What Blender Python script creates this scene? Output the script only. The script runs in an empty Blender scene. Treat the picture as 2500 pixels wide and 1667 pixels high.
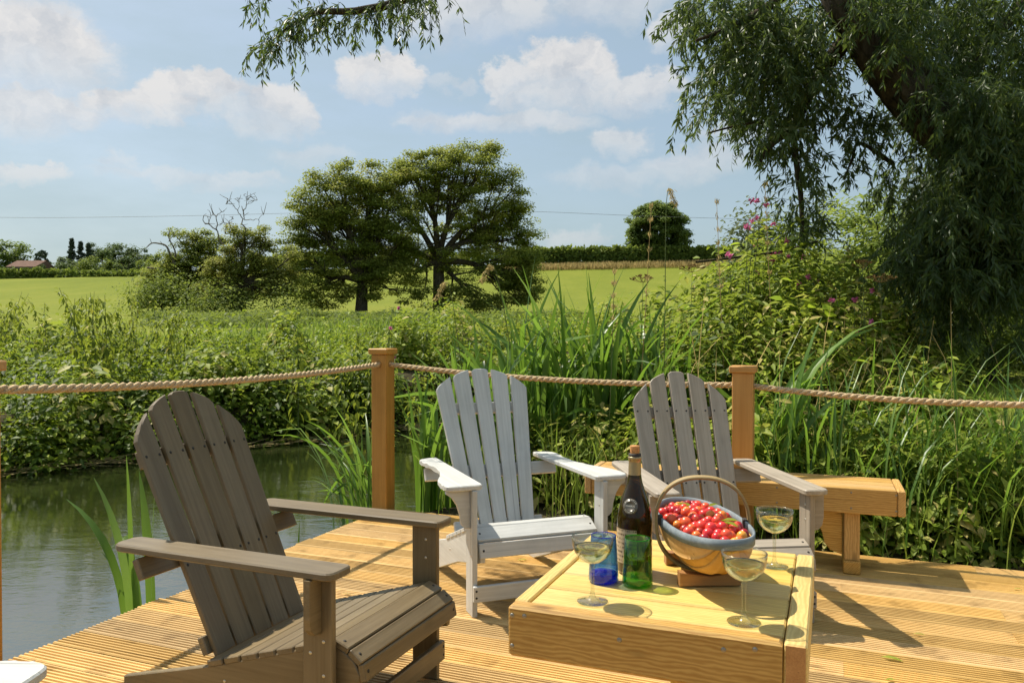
import bpy, bmesh, math, random
import numpy as np
from mathutils import Vector, Matrix, Quaternion

R = math.radians
random.seed(11)
rng = np.random.default_rng(11)
scene = bpy.context.scene
COL = scene.collection

# ------------------------------------------------------------------ camera
CAM_H = 1.15
FPX = 1936.0                       # focal length in pixels of a 2500 px wide frame
PITCH = math.atan(28.5 / FPX)      # looking very slightly down
cam_data = bpy.data.cameras.new('camera')
cam_data.sensor_width = 36.0
cam_data.lens = FPX / 2500.0 * 36.0
cam_data.clip_start = 0.05
cam_data.clip_end = 6000.0
cam = bpy.data.objects.new('camera', cam_data)
cam.location = (0, 0, CAM_H)
cam.rotation_euler = (R(90) - PITCH, 0, 0)
COL.objects.link(cam)
scene.camera = cam

# ------------------------------------------------------------------ light
SUN_TO = Vector((-0.52, 0.38, 1.0)).normalized()
SKY_STRENGTH = 0.115
sun_data = bpy.data.lights.new('sun', 'SUN')
sun_data.energy = 4.9
sun_data.angle = R(0.53)
sun_data.color = (1.0, 0.93, 0.80)
sun = bpy.data.objects.new('sun', sun_data)
sun.rotation_euler = SUN_TO.to_track_quat('Z', 'Y').to_euler()
COL.objects.link(sun)

scene.view_settings.view_transform = 'Standard'
scene.view_settings.look = 'None'
scene.view_settings.gamma = 1.0
scene.view_settings.exposure = 0.45
scene.view_settings.use_curve_mapping = False
scene.cycles.use_denoising = True
scene.cycles.use_adaptive_sampling = True
scene.cycles.adaptive_threshold = 0.02
scene.cycles.max_bounces = 7
scene.cycles.diffuse_bounces = 2
scene.cycles.glossy_bounces = 4
scene.cycles.transmission_bounces = 7
scene.cycles.transparent_max_bounces = 14
scene.cycles.caustics_reflective = False
scene.cycles.caustics_refractive = False
scene.cycles.sample_clamp_indirect = 6.0

# ------------------------------------------------------------------ node helpers
def mat_new(name):
    m = bpy.data.materials.new(name)
    m.use_nodes = True
    nt = m.node_tree
    nt.nodes.clear()
    return m, nt

class NB:
    """small node builder"""
    def __init__(self, nt):
        self.nt = nt
    def n(self, t, ins=None, **kw):
        nd = self.nt.nodes.new(t)
        for k, v in kw.items():
            setattr(nd, k, v)
        if ins:
            for k, v in ins.items():
                self.s(nd, k, v)
        return nd
    def s(self, nd, k, v):
        sock = nd.inputs[k]
        if isinstance(v, bpy.types.NodeSocket):
            self.nt.links.new(v, sock)
        else:
            sock.default_value = v
    def math(self, op, a, b=None, c=None, clamp=False):
        nd = self.n('ShaderNodeMath', operation=op, use_clamp=clamp)
        self.s(nd, 0, a)
        if b is not None: self.s(nd, 1, b)
        if c is not None: self.s(nd, 2, c)
        return nd.outputs[0]
    def mixc(self, f, a, b, blend='MIX'):
        nd = self.n('ShaderNodeMix', data_type='RGBA', blend_type=blend)
        self.s(nd, 0, f); self.s(nd, 6, a); self.s(nd, 7, b)
        return nd.outputs[2]
    def ramp(self, f, stops, interp='LINEAR'):
        nd = self.n('ShaderNodeValToRGB')
        cr = nd.color_ramp
        cr.interpolation = interp
        while len(cr.elements) < len(stops):
            cr.elements.new(0.5)
        for e, (p, c) in zip(cr.elements, stops):
            e.position = p
            e.color = (c[0], c[1], c[2], 1.0) if len(c) == 3 else c
        self.s(nd, 0, f)
        return nd.outputs[0]
    def noise(self, vec, scale, detail=4.0, rough=0.55, dist=0.0, out=0):
        nd = self.n('ShaderNodeTexNoise')
        self.s(nd, 'Vector', vec)
        self.s(nd, 'Scale', scale); self.s(nd, 'Detail', detail)
        self.s(nd, 'Roughness', rough); self.s(nd, 'Distortion', dist)
        return nd.outputs[out]
    def mapr(self, v, a, b, c=0.0, d=1.0, smooth=False):
        nd = self.n('ShaderNodeMapRange')
        if smooth: nd.interpolation_type = 'SMOOTHSTEP'
        self.s(nd, 0, v); self.s(nd, 1, a); self.s(nd, 2, b); self.s(nd, 3, c); self.s(nd, 4, d)
        return nd.outputs[0]
    def vmul(self, v, s):
        nd = self.n('ShaderNodeVectorMath', operation='MULTIPLY')
        self.s(nd, 0, v); self.s(nd, 1, s)
        return nd.outputs[0]
    def vadd(self, v, s):
        nd = self.n('ShaderNodeVectorMath', operation='ADD')
        self.s(nd, 0, v); self.s(nd, 1, s)
        return nd.outputs[0]

def c4(c): return (c[0], c[1], c[2], 1.0)

def out_surface(b, shader):
    o = b.n('ShaderNodeOutputMaterial')
    b.nt.links.new(shader, o.inputs['Surface'])

# ------------------------------------------------------------------ world: Nishita sky with clouds
def px_dir(px, py):
    """azimuth (right of +Y) and elevation of a point of the view, in radians"""
    th = math.atan((px - 1250.0) / FPX)
    ph = math.atan((805.0 - py) / FPX * math.cos(th))
    return th, ph

def build_world():
    w = bpy.data.worlds.new('World')
    scene.world = w
    w.use_nodes = True
    nt = w.node_tree
    nt.nodes.clear()
    b = NB(nt)
    sky = b.n('ShaderNodeTexSky', sky_type='NISHITA')
    sky.sun_disc = False
    sky.sun_elevation = math.asin(SUN_TO.z)
    sky.sun_rotation = math.atan2(SUN_TO.x, SUN_TO.y)
    sky.air_density = 1.0
    sky.dust_density = 2.6
    sky.ozone_density = 1.0
    sky.altitude = 80
    tc = b.n('ShaderNodeTexCoord')
    sep = b.n('ShaderNodeSeparateXYZ', {0: tc.outputs['Generated']})
    az = b.math('ARCTAN2', sep.outputs[0], sep.outputs[1])
    el = b.math('ARCSINE', sep.outputs[2])
    uv = b.n('ShaderNodeCombineXYZ', {0: az, 1: el, 2: 0.0}).outputs[0]
    # billowy distortion of the coordinates
    nz = b.noise(b.vmul(uv, (1.0, 1.25, 1.0)), 9.0, 7.0, 0.60, out=1)
    off = b.vmul(b.vadd(nz, (-0.5, -0.5, -0.5)), (0.10, 0.07, 0.0))
    nz2 = b.noise(b.vmul(uv, (1.0, 1.3, 1.0)), 42.0, 5.0, 0.62, out=1)
    off2 = b.vmul(b.vadd(nz2, (-0.5, -0.5, -0.5)), (0.036, 0.030, 0.0))
    uvd = b.vadd(b.vadd(uv, off), off2)
    # cumulus in view: px, py, half width, half height, strength, softness
    clouds = [(105, 110, 175, 105, 1.0, .6), (60, 262, 170, 52, .8, .6), (20, 180, 120, 80, .4, .9),
              (345, 258, 125, 44, .95, .5), (470, 240, 125, 52, 1.0, .45), (690, 262, 78, 58, .9, .5), (640, 300, 130, 34, .55, .8),
              (940, 180, 105, 60, 1.0, .45), (1075, 190, 45, 22, .35, .9),
              (1240, 208, 62, 50, .85, .5), (1395, 185, 130, 72, 1.0, .45), (1560, 225, 120, 50, .8, .6), (1400, 240, 230, 36, .7, .8),
              (1230, 292, 260, 36, .62, .9), (1510, 340, 85, 40, .62, .7),
              (1150, 40, 230, 80, .75, .8), (1480, 15, 190, 52, .55, .9), (1640, 85, 60, 48, .7, .7),
              (88, 412, 62, 26, .62, .7), (10, 415, 46, 24, .55, .7), (470, 435, 230, 26, .38, 1.), (300, 395, 42, 18, .35, 1.),
              (1690, 400, 150, 46, .5, .9), (1500, 430, 190, 40, .35, 1.), (1390, 590, 90, 34, .45, 1.), (760, 375, 110, 30, .35, 1.), (250, 130, 60, 26, .4, .9), (560, 245, 70, 34, .8, .6), (1130, 205, 40, 20, .4, .9), (1330, 165, 50, 36, .8, .5), (1060, 300, 90, 26, .55, .9), (620, 425, 120, 22, .4, 1.), (1800, 330, 120, 40, .5, .9)]
    total = None
    for (px, py, rx, ry, s, soft) in clouds:
        th, ph = px_dir(px, py)
        d = b.n('ShaderNodeVectorMath', operation='SUBTRACT')
        b.s(d, 0, uvd); b.s(d, 1, (th, ph, 0.0))
        m = b.vmul(d.outputs[0], (FPX / rx, FPX / ry, 0.0))
        ln = b.n('ShaderNodeVectorMath', operation='LENGTH')
        b.s(ln, 0, m)
        v = b.mapr(ln.outputs['Value'], 1.10, 1.10 - soft * 0.62, 0.0, s, True)
        my = b.n('ShaderNodeSeparateXYZ', {0: m}).outputs[1]
        v = b.math('MULTIPLY', v, b.mapr(my, -1.0, 0.35, 0.30, 1.0, True))
        total = v if total is None else b.math('MAXIMUM', total, v)
    # the rest of the sky carries similar scattered cloud; a thin veil everywhere
    scat = b.noise(b.vmul(uv, (1.0, 2.0, 1.0)), 3.2, 8.0, 0.62)
    front = b.mapr(b.math('ABSOLUTE', az), 0.62, 0.85, 0.0, 1.0, True)
    top = b.mapr(el, 0.44, 0.56, 0.0, 1.0, True)
    rest = b.math('MULTIPLY', b.mapr(scat, 0.50, 0.66, 0.0, 0.8, True), b.math('MAXIMUM', front, top))
    total = b.math('MAXIMUM', total, rest)
    veiln = b.noise(b.vmul(uv, (1.0, 3.0, 1.0)), 4.0, 6.0, 0.6)
    veil = b.mapr(veiln, 0.3, 0.75, 0.48, 0.68, True)
    low = b.mapr(el, 0.0, 0.22, 0.22, 0.0, True)       # thin cloud gathers towards the horizon
    veil = b.math('MAXIMUM', veil, b.math('ADD', veil, low))
    # cloud tone: brighter tops, greyer bellies
    tone = b.noise(b.vadd(uvd, (0.0, 0.012, 0.0)), 20.0, 5.0, 0.6)
    ccol = b.ramp(tone, [(0.30, (0.70, 0.73, 0.78)), (0.58, (1.0, 0.975, 0.955))])
    cscale = 5.2
    ccol = b.mixc(1.0, ccol, (cscale, cscale, cscale, 1.0), 'MULTIPLY')
    vcol = (2.55, 3.35, 3.6, 1.0)
    c1 = b.mixc(veil, sky.outputs[0], vcol)
    c2 = b.mixc(b.math('MULTIPLY', total, 0.90), c1, ccol)
    bg = b.n('ShaderNodeBackground', {0: c2, 1: SKY_STRENGTH})
    o = b.n('ShaderNodeOutputWorld')
    nt.links.new(bg.outputs[0], o.inputs[0])

build_world()

# ------------------------------------------------------------------ object helpers
def W(px, py, d):
    """the point at depth d that the view shows at pixel px, py (2500 px frame)"""
    x = (px - 1250.0) / FPX
    u = -(py - 833.5) / FPX
    y = math.cos(PITCH) + u * math.sin(PITCH)
    z = -math.sin(PITCH) + u * math.cos(PITCH)
    t = d / y
    return Vector((x * t, d, CAM_H + z * t))

def tag(o, label=None, cat=None, group=None, kind=None):
    if label: o['label'] = label
    if cat: o['category'] = cat
    if group: o['group'] = group
    if kind: o['kind'] = kind
    return o

def empty(name, loc=(0, 0, 0), rz=0.0):
    o = bpy.data.objects.new(name, None)
    o.empty_display_size = 0.1
    o.location = loc
    o.rotation_euler = (0, 0, rz)
    COL.objects.link(o)
    return o

def put(name, me, mat=None, parent=None, mtx=None, loc=None, rot=None):
    if mat is not None and len(me.materials) == 0:
        me.materials.append(mat)
    o = bpy.data.objects.new(name, me)
    if mat is not None and me.materials[0] is not mat:
        o.material_slots[0].link = 'OBJECT'
        o.material_slots[0].material = mat
    COL.objects.link(o)
    if parent is not None: o.parent = parent
    if mtx is not None: o.matrix_local = mtx
    if loc is not None: o.location = loc
    if rot is not None: o.rotation_euler = rot
    return o

def copy_tree(o, parent=None):
    c = o.copy()
    COL.objects.link(c)
    c.parent = parent
    for ch in list(o.children):
        copy_tree(ch, c)
    return c

def fast_mesh(name, V, Fc, v=None, smooth=False):
    """mesh from numpy: V (n,3); Fc (m,3) or (m,4)"""
    me = bpy.data.meshes.new(name)
    V = np.asarray(V, np.float32); Fc = np.asarray(Fc, np.int32)
    k = Fc.shape[1]
    me.vertices.add(len(V)); me.vertices.foreach_set('co', V.ravel())
    me.loops.add(Fc.size); me.loops.foreach_set('vertex_index', Fc.ravel())
    me.polygons.add(len(Fc))
    me.polygons.foreach_set('loop_start', np.arange(0, Fc.size, k, dtype=np.int32))
    if smooth:
        me.polygons.foreach_set('use_smooth', np.ones(len(Fc), bool))
    me.update(calc_edges=True)
    if v is not None:
        a = me.attributes.new('v', 'FLOAT', 'POINT')
        a.data.foreach_set('value', np.asarray(v, np.float32))
    return me

_cache = {}
def bm_mesh(key, fn, smooth=False):
    if key in _cache: return _cache[key]
    bm = bmesh.new()
    fn(bm)
    bmesh.ops.recalc_face_normals(bm, faces=bm.faces)
    me = bpy.data.meshes.new(str(key[0]))
    bm.to_mesh(me); bm.free()
    if smooth:
        me.polygons.foreach_set('use_smooth', [True] * len(me.polygons))
    _cache[key] = me
    return me

def board_mesh(L, Wd, T, bev=0.003):
    """box centred on the origin, length along X"""
    L, Wd, T = round(L, 4), round(Wd, 4), round(T, 4)
    def fn(bm):
        bmesh.ops.create_cube(bm, size=1.0)
        for vv in bm.verts: vv.co = Vector((vv.co.x * L, vv.co.y * Wd, vv.co.z * T))
        if bev:
            bmesh.ops.bevel(bm, geom=bm.edges[:], offset=min(bev, T * .4), segments=1, affect='EDGES')
    return bm_mesh(('board', L, Wd, T, bev), fn)

def prism_mesh(pts, T, bev=0.003, key=None):
    """outline in XY, thickness T centred on z = 0"""
    key = ('prism', key or tuple((round(x, 4), round(y, 4)) for x, y in pts), T, bev)
    def fn(bm):
        vs = [bm.verts.new((x, y, -T / 2)) for x, y in pts]
        f = bm.faces.new(vs)
        r = bmesh.ops.extrude_face_region(bm, geom=[f])
        for g in r['geom']:
            if isinstance(g, bmesh.types.BMVert): g.co.z += T
        if bev:
            es = [e for e in bm.edges if abs(e.verts[0].co.z - e.verts[1].co.z) < 1e-6]
            bmesh.ops.bevel(bm, geom=es, offset=bev, segments=1, affect='EDGES')
    return bm_mesh(key, fn)

def lathe_mesh(prof, n=40, key=None):
    """profile (r, z) turned around Z"""
    def fn(bm):
        rings = []
        for (r, z) in prof:
            if r < 1e-6: rings.append([bm.verts.new((0, 0, z))])
            else: rings.append([bm.verts.new((r * math.cos(2 * math.pi * k / n), r * math.sin(2 * math.pi * k / n), z)) for k in range(n)])
        for a, c in zip(rings[:-1], rings[1:]):
            for k in range(n):
                k2 = (k + 1) % n
                if len(a) == 1 and len(c) == 1: continue
                if len(a) == 1: bm.faces.new((a[0], c[k], c[k2]))
                elif len(c) == 1: bm.faces.new((a[k], a[k2], c[0]))
                else: bm.faces.new((a[k], a[k2], c[k2], c[k]))
    return bm_mesh(('lathe', key or tuple(prof), n), fn, True)

def axes_mtx(x, z, loc):
    x = Vector(x).normalized(); z = Vector(z)
    y = z.cross(x).normalized(); z = x.cross(y).normalized()
    m = Matrix((x, y, z)).transposed().to_4x4()
    m.translation = Vector(loc)
    return m

class Tubes:
    def __init__(self): self.V = []; self.F = []; self.A = []; self.n = 0
    def add(self, pts, rad, ns=6, v=0.5, cap=True):
        P = np.asarray([tuple(p) for p in pts], float); k = len(P)
        rad = np.broadcast_to(np.asarray(rad, float), (k,))
        if cap and ns > 4:
            e = P[-1] + (P[-1] - P[-2]) / (np.linalg.norm(P[-1] - P[-2]) + 1e-9) * rad[-1] * .4
            P = np.vstack([P, e]); rad = np.append(rad, rad[-1] * .05); k += 1
        T = np.gradient(P, axis=0); T /= np.linalg.norm(T, axis=1)[:, None] + 1e-9
        ref = np.array([0.31, 0.17, 0.93])
        if abs(T.mean(0) @ ref) > 0.9 * np.linalg.norm(T.mean(0)): ref = np.array([0.9, 0.3, 0.1])
        A = np.cross(T, ref); A /= np.linalg.norm(A, axis=1)[:, None] + 1e-9
        B = np.cross(T, A)
        ang = np.arange(ns) * 2 * np.pi / ns
        ring = (A[:, None, :] * np.cos(ang)[None, :, None] + B[:, None, :] * np.sin(ang)[None, :, None]) * rad[:, None, None] + P[:, None, :]
        i = np.arange(k - 1)[:, None] * ns + np.arange(ns)[None, :]
        j = np.arange(k - 1)[:, None] * ns + (np.arange(ns)[None, :] + 1) % ns
        F = np.stack([i, j, j + ns, i + ns], -1).reshape(-1, 4) + self.n
        self.V.append(ring.reshape(-1, 3)); self.F.append(F); self.n += k * ns
        self.A.append(np.full(k * ns, v))
    def mesh(self, name, smooth=True):
        return fast_mesh(name, np.concatenate(self.V), np.concatenate(self.F), np.concatenate(self.A), smooth)

def bez(p0, p1, p2, n):
    t = np.linspace(0, 1, n)[:, None]
    p0, p1, p2 = (np.asarray(tuple(p), float) for p in (p0, p1, p2))
    return (1 - t) ** 2 * p0 + 2 * t * (1 - t) * p1 + t * t * p2

def spline(pts, n):
    """Catmull-Rom through the points"""
    P = np.asarray([tuple(p) for p in pts], float)
    P = np.vstack([2 * P[0] - P[1], P, 2 * P[-1] - P[-2]])
    m = len(P) - 3
    out = []
    for t in np.linspace(0, m - 1e-6, n):
        i = int(t); f = t - i
        a, b_, c, d = P[i:i + 4]
        out.append(0.5 * ((2 * b_) + (-a + c) * f + (2 * a - 5 * b_ + 4 * c - d) * f * f + (-a + 3 * b_ - 3 * c + d) * f ** 3))
    return np.array(out)

# leaf templates: (side, along, normal)
T_RH = (np.array([[0, 0, 0], [-.5, .45, .05], [0, 1, -.06], [.5, .45, .05]]), np.array([[0, 2, 1], [0, 3, 2]]))
T_LF = (np.array([[0, 0, 0], [0, .5, -.05], [0, 1, -.16], [-.5, .36, .05], [.5, .36, .05], [-.34, .70, 0], [.34, .70, 0]]),
        np.array([[0, 1, 3], [0, 4, 1], [3, 1, 5], [1, 4, 6], [5, 1, 2], [1, 6, 2]]))

def unit(a): return a / (np.linalg.norm(a, axis=-1, keepdims=True) + 1e-9)

def leaves_arrays(P, D, N, L, Wd, tmpl, v):
    P = np.asarray(P, float); n = len(P)
    D = unit(np.asarray(D, float)); N = np.asarray(N, float)
    S = unit(np.cross(D, N)); N2 = np.cross(S, D)
    tv, tf = tmpl
    L = np.broadcast_to(np.asarray(L, float), (n,)); Wd = np.broadcast_to(np.asarray(Wd, float), (n,))
    V = (P[:, None, :] + S[:, None, :] * (tv[None, :, 0, None] * Wd[:, None, None])
         + D[:, None, :] * (tv[None, :, 1, None] * L[:, None, None]) + N2[:, None, :] * (tv[None, :, 2, None] * L[:, None, None]))
    k = len(tv)
    Fc = (tf[None] + (np.arange(n) * k)[:, None, None]).reshape(-1, 3)
    A = np.repeat(np.broadcast_to(np.asarray(v, float), (n,)), k)
    return V.reshape(-1, 3), Fc, A

def leaves_mesh(name, P, D, N, L, Wd, tmpl, v):
    return fast_mesh(name, *leaves_arrays(P, D, N, L, Wd, tmpl, v))

def rdir(n): return unit(rng.normal(size=(n, 3)))
# ------------------------------------------------------------------ materials
def wood(name, lo, hi, rough=0.55, fine=1.0, knots=0.0, bump=0.12, var=0.10, spec=0.35, wave=0.0, stain=0.0, crack=0.6):
    m, nt = mat_new(name)
    b = NB(nt)
    tc = b.n('ShaderNodeTexCoord'); oi = b.n('ShaderNodeObjectInfo')
    r = oi.outputs['Random']
    shift = b.n('ShaderNodeCombineXYZ', {0: b.math('MULTIPLY', r, 37.0), 1: b.math('MULTIPLY', r, 11.3), 2: b.math('MULTIPLY', r, 5.1)}).outputs[0]
    vec = b.vadd(tc.outputs['Object'], shift)
    g1 = b.noise(b.vmul(vec, (2.2, 60, 60)), 1.6 * fine, 6, 0.65)
    g2 = b.noise(b.vmul(vec, (1.1, 24, 24)), 1.0, 4, 0.6, 0.6)
    f = b.math('ADD', b.math('MULTIPLY', g1, 0.55), b.math('MULTIPLY', g2, 0.45))
    if wave:
        wv = b.n('ShaderNodeTexWave', wave_type='BANDS', bands_direction='Y')
        sx = b.n('ShaderNodeSeparateXYZ', {0: vec})
        b.s(wv, 'Vector', b.n('ShaderNodeCombineXYZ', {0: b.math('MULTIPLY', sx.outputs[0], 0.30), 1: b.math('ADD', sx.outputs[1], sx.outputs[2]), 2: b.math('MULTIPLY', sx.outputs[2], 0.5)}).outputs[0])
        b.s(wv, 'Scale', 30.0); b.s(wv, 'Distortion', 7.0); b.s(wv, 'Detail', 2.0); b.s(wv, 'Detail Scale', 1.6)
        f = b.math('ADD', b.math('MULTIPLY', f, 1 - wave), b.math('MULTIPLY', wv.outputs['Fac'], wave))
    col = b.ramp(f, [(0.28, lo), (0.72, hi)])
    if knots:
        vo = b.n('ShaderNodeTexVoronoi', feature='F1')
        b.s(vo, 'Vector', b.vmul(vec, (3.0, 8.0, 8.0))); b.s(vo, 'Scale', 1.0)
        k = b.mapr(vo.outputs['Distance'], 0.02, 0.13, knots, 0.0, True)
        col = b.mixc(k, col, c4([x * 0.38 for x in lo]))
    if stain:
        st = b.mapr(b.noise(vec, 7.0, 5, 0.6), 0.52, 0.72, 0.0, stain, True)
        col = b.mixc(st, col, c4([lo[0] * .5, lo[1] * .46, lo[2] * .42]))
    crk = b.mapr(b.noise(b.vmul(vec, (0.9, 75, 75)), 1.0, 3, 0.6), 0.66, 0.72, 0.0, crack, True)     # fine drying checks and dark streaks
    col = b.mixc(crk, col, c4([x * 0.42 for x in lo]))
    dirt = b.mapr(b.noise(vec, 4.5, 6, 0.65), 0.45, 0.75, 0.0, 0.28, True)
    col = b.mixc(dirt, col, c4([x * 0.72 for x in lo]))
    val = b.mapr(r, 0.0, 1.0, 1 - var, 1 + var)
    hsv = b.n('ShaderNodeHueSaturation', {'Color': col, 'Value': val, 'Saturation': b.mapr(b.math('FRACT', b.math('MULTIPLY', r, 7.3)), 0, 1, 0.9, 1.08)})
    bs = b.n('ShaderNodeBsdfPrincipled', {'Base Color': hsv.outputs[0], 'Roughness': b.mapr(g1, 0.2, 0.8, rough - 0.06, rough + 0.1), 'Specular IOR Level': spec})
    if bump:
        bp = b.n('ShaderNodeBump', {'Strength': bump, 'Distance': 0.002, 'Height': g1})
        nt.links.new(bp.outputs[0], bs.inputs['Normal'])
    out_surface(b, bs.outputs[0])
    return m

def leaf_mat(name, stops, trans=(0.30, 0.42, 0.05), tfac=0.35, rough=0.6, spec=0.08, noise_var=0.0):
    m, nt = mat_new(name)
    b = NB(nt)
    at = b.n('ShaderNodeAttribute', attribute_name='v')
    f = at.outputs['Fac']
    if noise_var:
        tc = b.n('ShaderNodeTexCoord')
        nz = b.noise(tc.outputs['Object'], noise_var, 3, 0.6)
        f = b.math('ADD', f, b.math('MULTIPLY', b.math('SUBTRACT', nz, 0.5), 0.9), clamp=True)
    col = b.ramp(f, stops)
    tcol = b.mixc(0.5, col, c4(trans))
    bs = b.n('ShaderNodeBsdfPrincipled', {'Base Color': col, 'Roughness': rough, 'Specular IOR Level': spec})
    tr = b.n('ShaderNodeBsdfTranslucent', {'Color': tcol})
    mx = b.n('ShaderNodeMixShader', {0: tfac, 1: bs.outputs[0], 2: tr.outputs[0]})
    out_surface(b, mx.outputs[0])
    return m

def plain(name, col, rough=0.5, metal=0.0, spec=0.5, nz=0.0, scale=20.0):
    m, nt = mat_new(name)
    b = NB(nt)
    base = c4(col)
    if nz:
        tc = b.n('ShaderNodeTexCoord')
        f = b.noise(tc.outputs['Object'], scale, 5, 0.6)
        base = b.ramp(f, [(0.3, [x * (1 - nz) for x in col]), (0.7, [min(1, x * (1 + nz)) for x in col])])
    bs = b.n('ShaderNodeBsdfPrincipled', {'Base Color': base, 'Roughness': rough, 'Metallic': metal, 'Specular IOR Level': spec})
    out_surface(b, bs.outputs[0])
    return m

def bark(name, lo, hi, scale=6.0, bump=0.8):
    m, nt = mat_new(name)
    b = NB(nt)
    tc = b.n('ShaderNodeTexCoord')
    f = b.noise(b.vmul(tc.outputs['Object'], (1, 1, 0.35)), scale, 7, 0.7, 1.0)
    bs = b.n('ShaderNodeBsdfPrincipled', {'Base Color': b.ramp(f, [(0.35, lo), (0.65, hi)]), 'Roughness': 0.9, 'Specular IOR Level': 0.15})
    bp = b.n('ShaderNodeBump', {'Strength': bump, 'Distance': 0.03, 'Height': f})
    nt.links.new(bp.outputs[0], bs.inputs['Normal'])
    out_surface(b, bs.outputs[0])
    return m

def thin_glass(name, tint, ior=1.45, gloss_tint=(1, 1, 1)):
    """thin walled glass: what passes is tinted, what reflects follows Fresnel"""
    m, nt = mat_new(name)
    b = NB(nt)
    fc = b.n('ShaderNodeLayerWeight', {'Blend': 0.5}).outputs['Facing']
    refl = b.math('ADD', 0.05, b.math('MULTIPLY', b.math('POWER', fc, 3.0), 0.75), clamp=True)
    tr = b.n('ShaderNodeBsdfTransparent', {'Color': b.mixc(b.math('POWER', fc, 3.0), c4(tint), c4([x ** 3 * .62 for x in tint]))})
    gl = b.n('ShaderNodeBsdfGlossy', {'Color': c4(gloss_tint), 'Roughness': 0.05})
    mx = b.n('ShaderNodeMixShader', {0: refl, 1: tr.outputs[0], 2: gl.outputs[0]})
    out_surface(b, mx.outputs[0])
    return m

def solid_glass(name, col, ior=1.45, rough=0.0):
    m, nt = mat_new(name)
    b = NB(nt)
    g = b.n('ShaderNodeBsdfGlass', {'Color': c4(col), 'IOR': ior, 'Roughness': rough})
    out_surface(b, g.outputs[0])
    return m

M = {}
M['deck'] = wood('deck timber', (0.46, 0.275, 0.088), (0.73, 0.490, 0.195), 0.6, 1.0, 0.7, 0.2, 0.22, 0.25, stain=0.55)
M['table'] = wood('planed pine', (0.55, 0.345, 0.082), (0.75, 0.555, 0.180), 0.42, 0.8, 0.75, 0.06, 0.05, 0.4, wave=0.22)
M['front_bounce'] = wood('pine with painted bounce light', (0.36, 0.185, 0.048), (0.58, 0.365, 0.12), 0.45, 0.8, 0.8, 0.06, 0.05, 0.4, wave=0.30)  # table pine again, with shade and warm deck bounce put into its colour
M['endgrain'] = wood('sawn end grain', (0.36, 0.15, 0.04), (0.62, 0.32, 0.10), 0.85, 2.0, 0.0, 0.5)
M['post'] = wood('oiled post timber', (0.40, 0.185, 0.040), (0.60, 0.33, 0.095), 0.5, 0.7, 0.35, 0.1, 0.05)
M['bench'] = wood('bench timber', (0.42, 0.225, 0.06), (0.62, 0.39, 0.13), 0.5, 0.8, 0.6, 0.1, 0.06, wave=0.3)
M['brown'] = wood('dark brown stained wood', (0.108, 0.074, 0.034), (0.240, 0.180, 0.098), 0.42, 1.0, 0.25, 0.12, 0.08, 0.45)
M['grey'] = wood('taupe stained wood', (0.225, 0.185, 0.135), (0.44, 0.375, 0.295), 0.5, 1.0, 0.35, 0.12, 0.06, 0.4)
M['white'] = wood('pale grey painted wood', (0.41, 0.41, 0.385), (0.62, 0.62, 0.59), 0.45, 1.0, 0.10, 0.12, 0.03, 0.4)
M['screw'] = plain('zinc screw', (0.55, 0.52, 0.45), 0.3, 1.0)
M['screwdark'] = plain('dark screw hole', (0.03, 0.025, 0.02), 0.7)
M['rope'] = plain('jute rope', (0.52, 0.385, 0.23), 0.9, 0, 0.1, 0.5, 160.0)
M['bark'] = bark('rough bark', (0.030, 0.024, 0.017), (0.12, 0.10, 0.07), 9.0)
M['willowbark'] = bark('furrowed willow bark', (0.018, 0.015, 0.009), (0.100, 0.080, 0.050), 13.0, 1.0)
M['deadwood'] = plain('dead wood', (0.17, 0.145, 0.12), 0.9, 0, 0.1, 0.4, 3.0)

# foliage
G = lambda *s: list(s)
M['lf_tree'] = leaf_mat('oak and sycamore leaves', G((0, (0.080, 0.120, 0.022)), (.45, (0.185, 0.228, 0.046)), (.8, (0.300, 0.320, 0.072)), (1, (0.40, 0.36, 0.10))), (0.50, 0.55, 0.10), 0.45)
M['lf_oak'] = leaf_mat('small oak leaves', G((0, (0.110, 0.140, 0.030)), (.5, (0.225, 0.245, 0.058)), (1, (0.37, 0.32, 0.11))), (0.50, 0.55, 0.10), 0.45)
M['lf_round'] = leaf_mat('round tree leaves', G((0, (0.075, 0.115, 0.030)), (.5, (0.135, 0.190, 0.050)), (1, (0.21, 0.255, 0.075))), (0.36, 0.46, 0.09), 0.42)
M['lf_far'] = leaf_mat('far tree leaves', G((0, (0.070, 0.105, 0.040)), (.5, (0.120, 0.165, 0.065)), (1, (0.180, 0.220, 0.090))), (0.2, 0.3, 0.06), 0.25)
M['lf_conifer'] = leaf_mat('conifer needles', G((0, (0.055, 0.080, 0.055)), (1, (0.10, 0.13, 0.085))), (0.1, 0.15, 0.05), 0.1)
M['lf_hedge'] = leaf_mat('hedge leaves', G((0, (0.065, 0.095, 0.020)), (.6, (0.140, 0.190, 0.040)), (1, (0.25, 0.29, 0.065))), (0.4, 0.5, 0.07), 0.38)
M['lf_willow'] = leaf_mat('willow leaves', G((0, (0.024, 0.046, 0.014)), (.5, (0.055, 0.090, 0.028)), (1, (0.125, 0.170, 0.055))), (0.30, 0.42, 0.06), 0.32, 0.40, 0.30)
M['lf_nettle'] = leaf_mat('nettle leaves', G((0, (0.045, 0.075, 0.008)), (.5, (0.160, 0.208, 0.022)), (.9, (0.330, 0.360, 0.048)), (1, (0.46, 0.38, 0.07))), (0.50, 0.58, 0.06), 0.36, 0.5, 0.15)
M['lf_bank'] = leaf_mat('bank plant leaves', G((0, (0.034, 0.068, 0.008)), (.5, (0.135, 0.205, 0.020)), (1, (0.350, 0.420, 0.045))), (0.50, 0.64, 0.05), 0.36, 0.5, 0.15)
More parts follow.
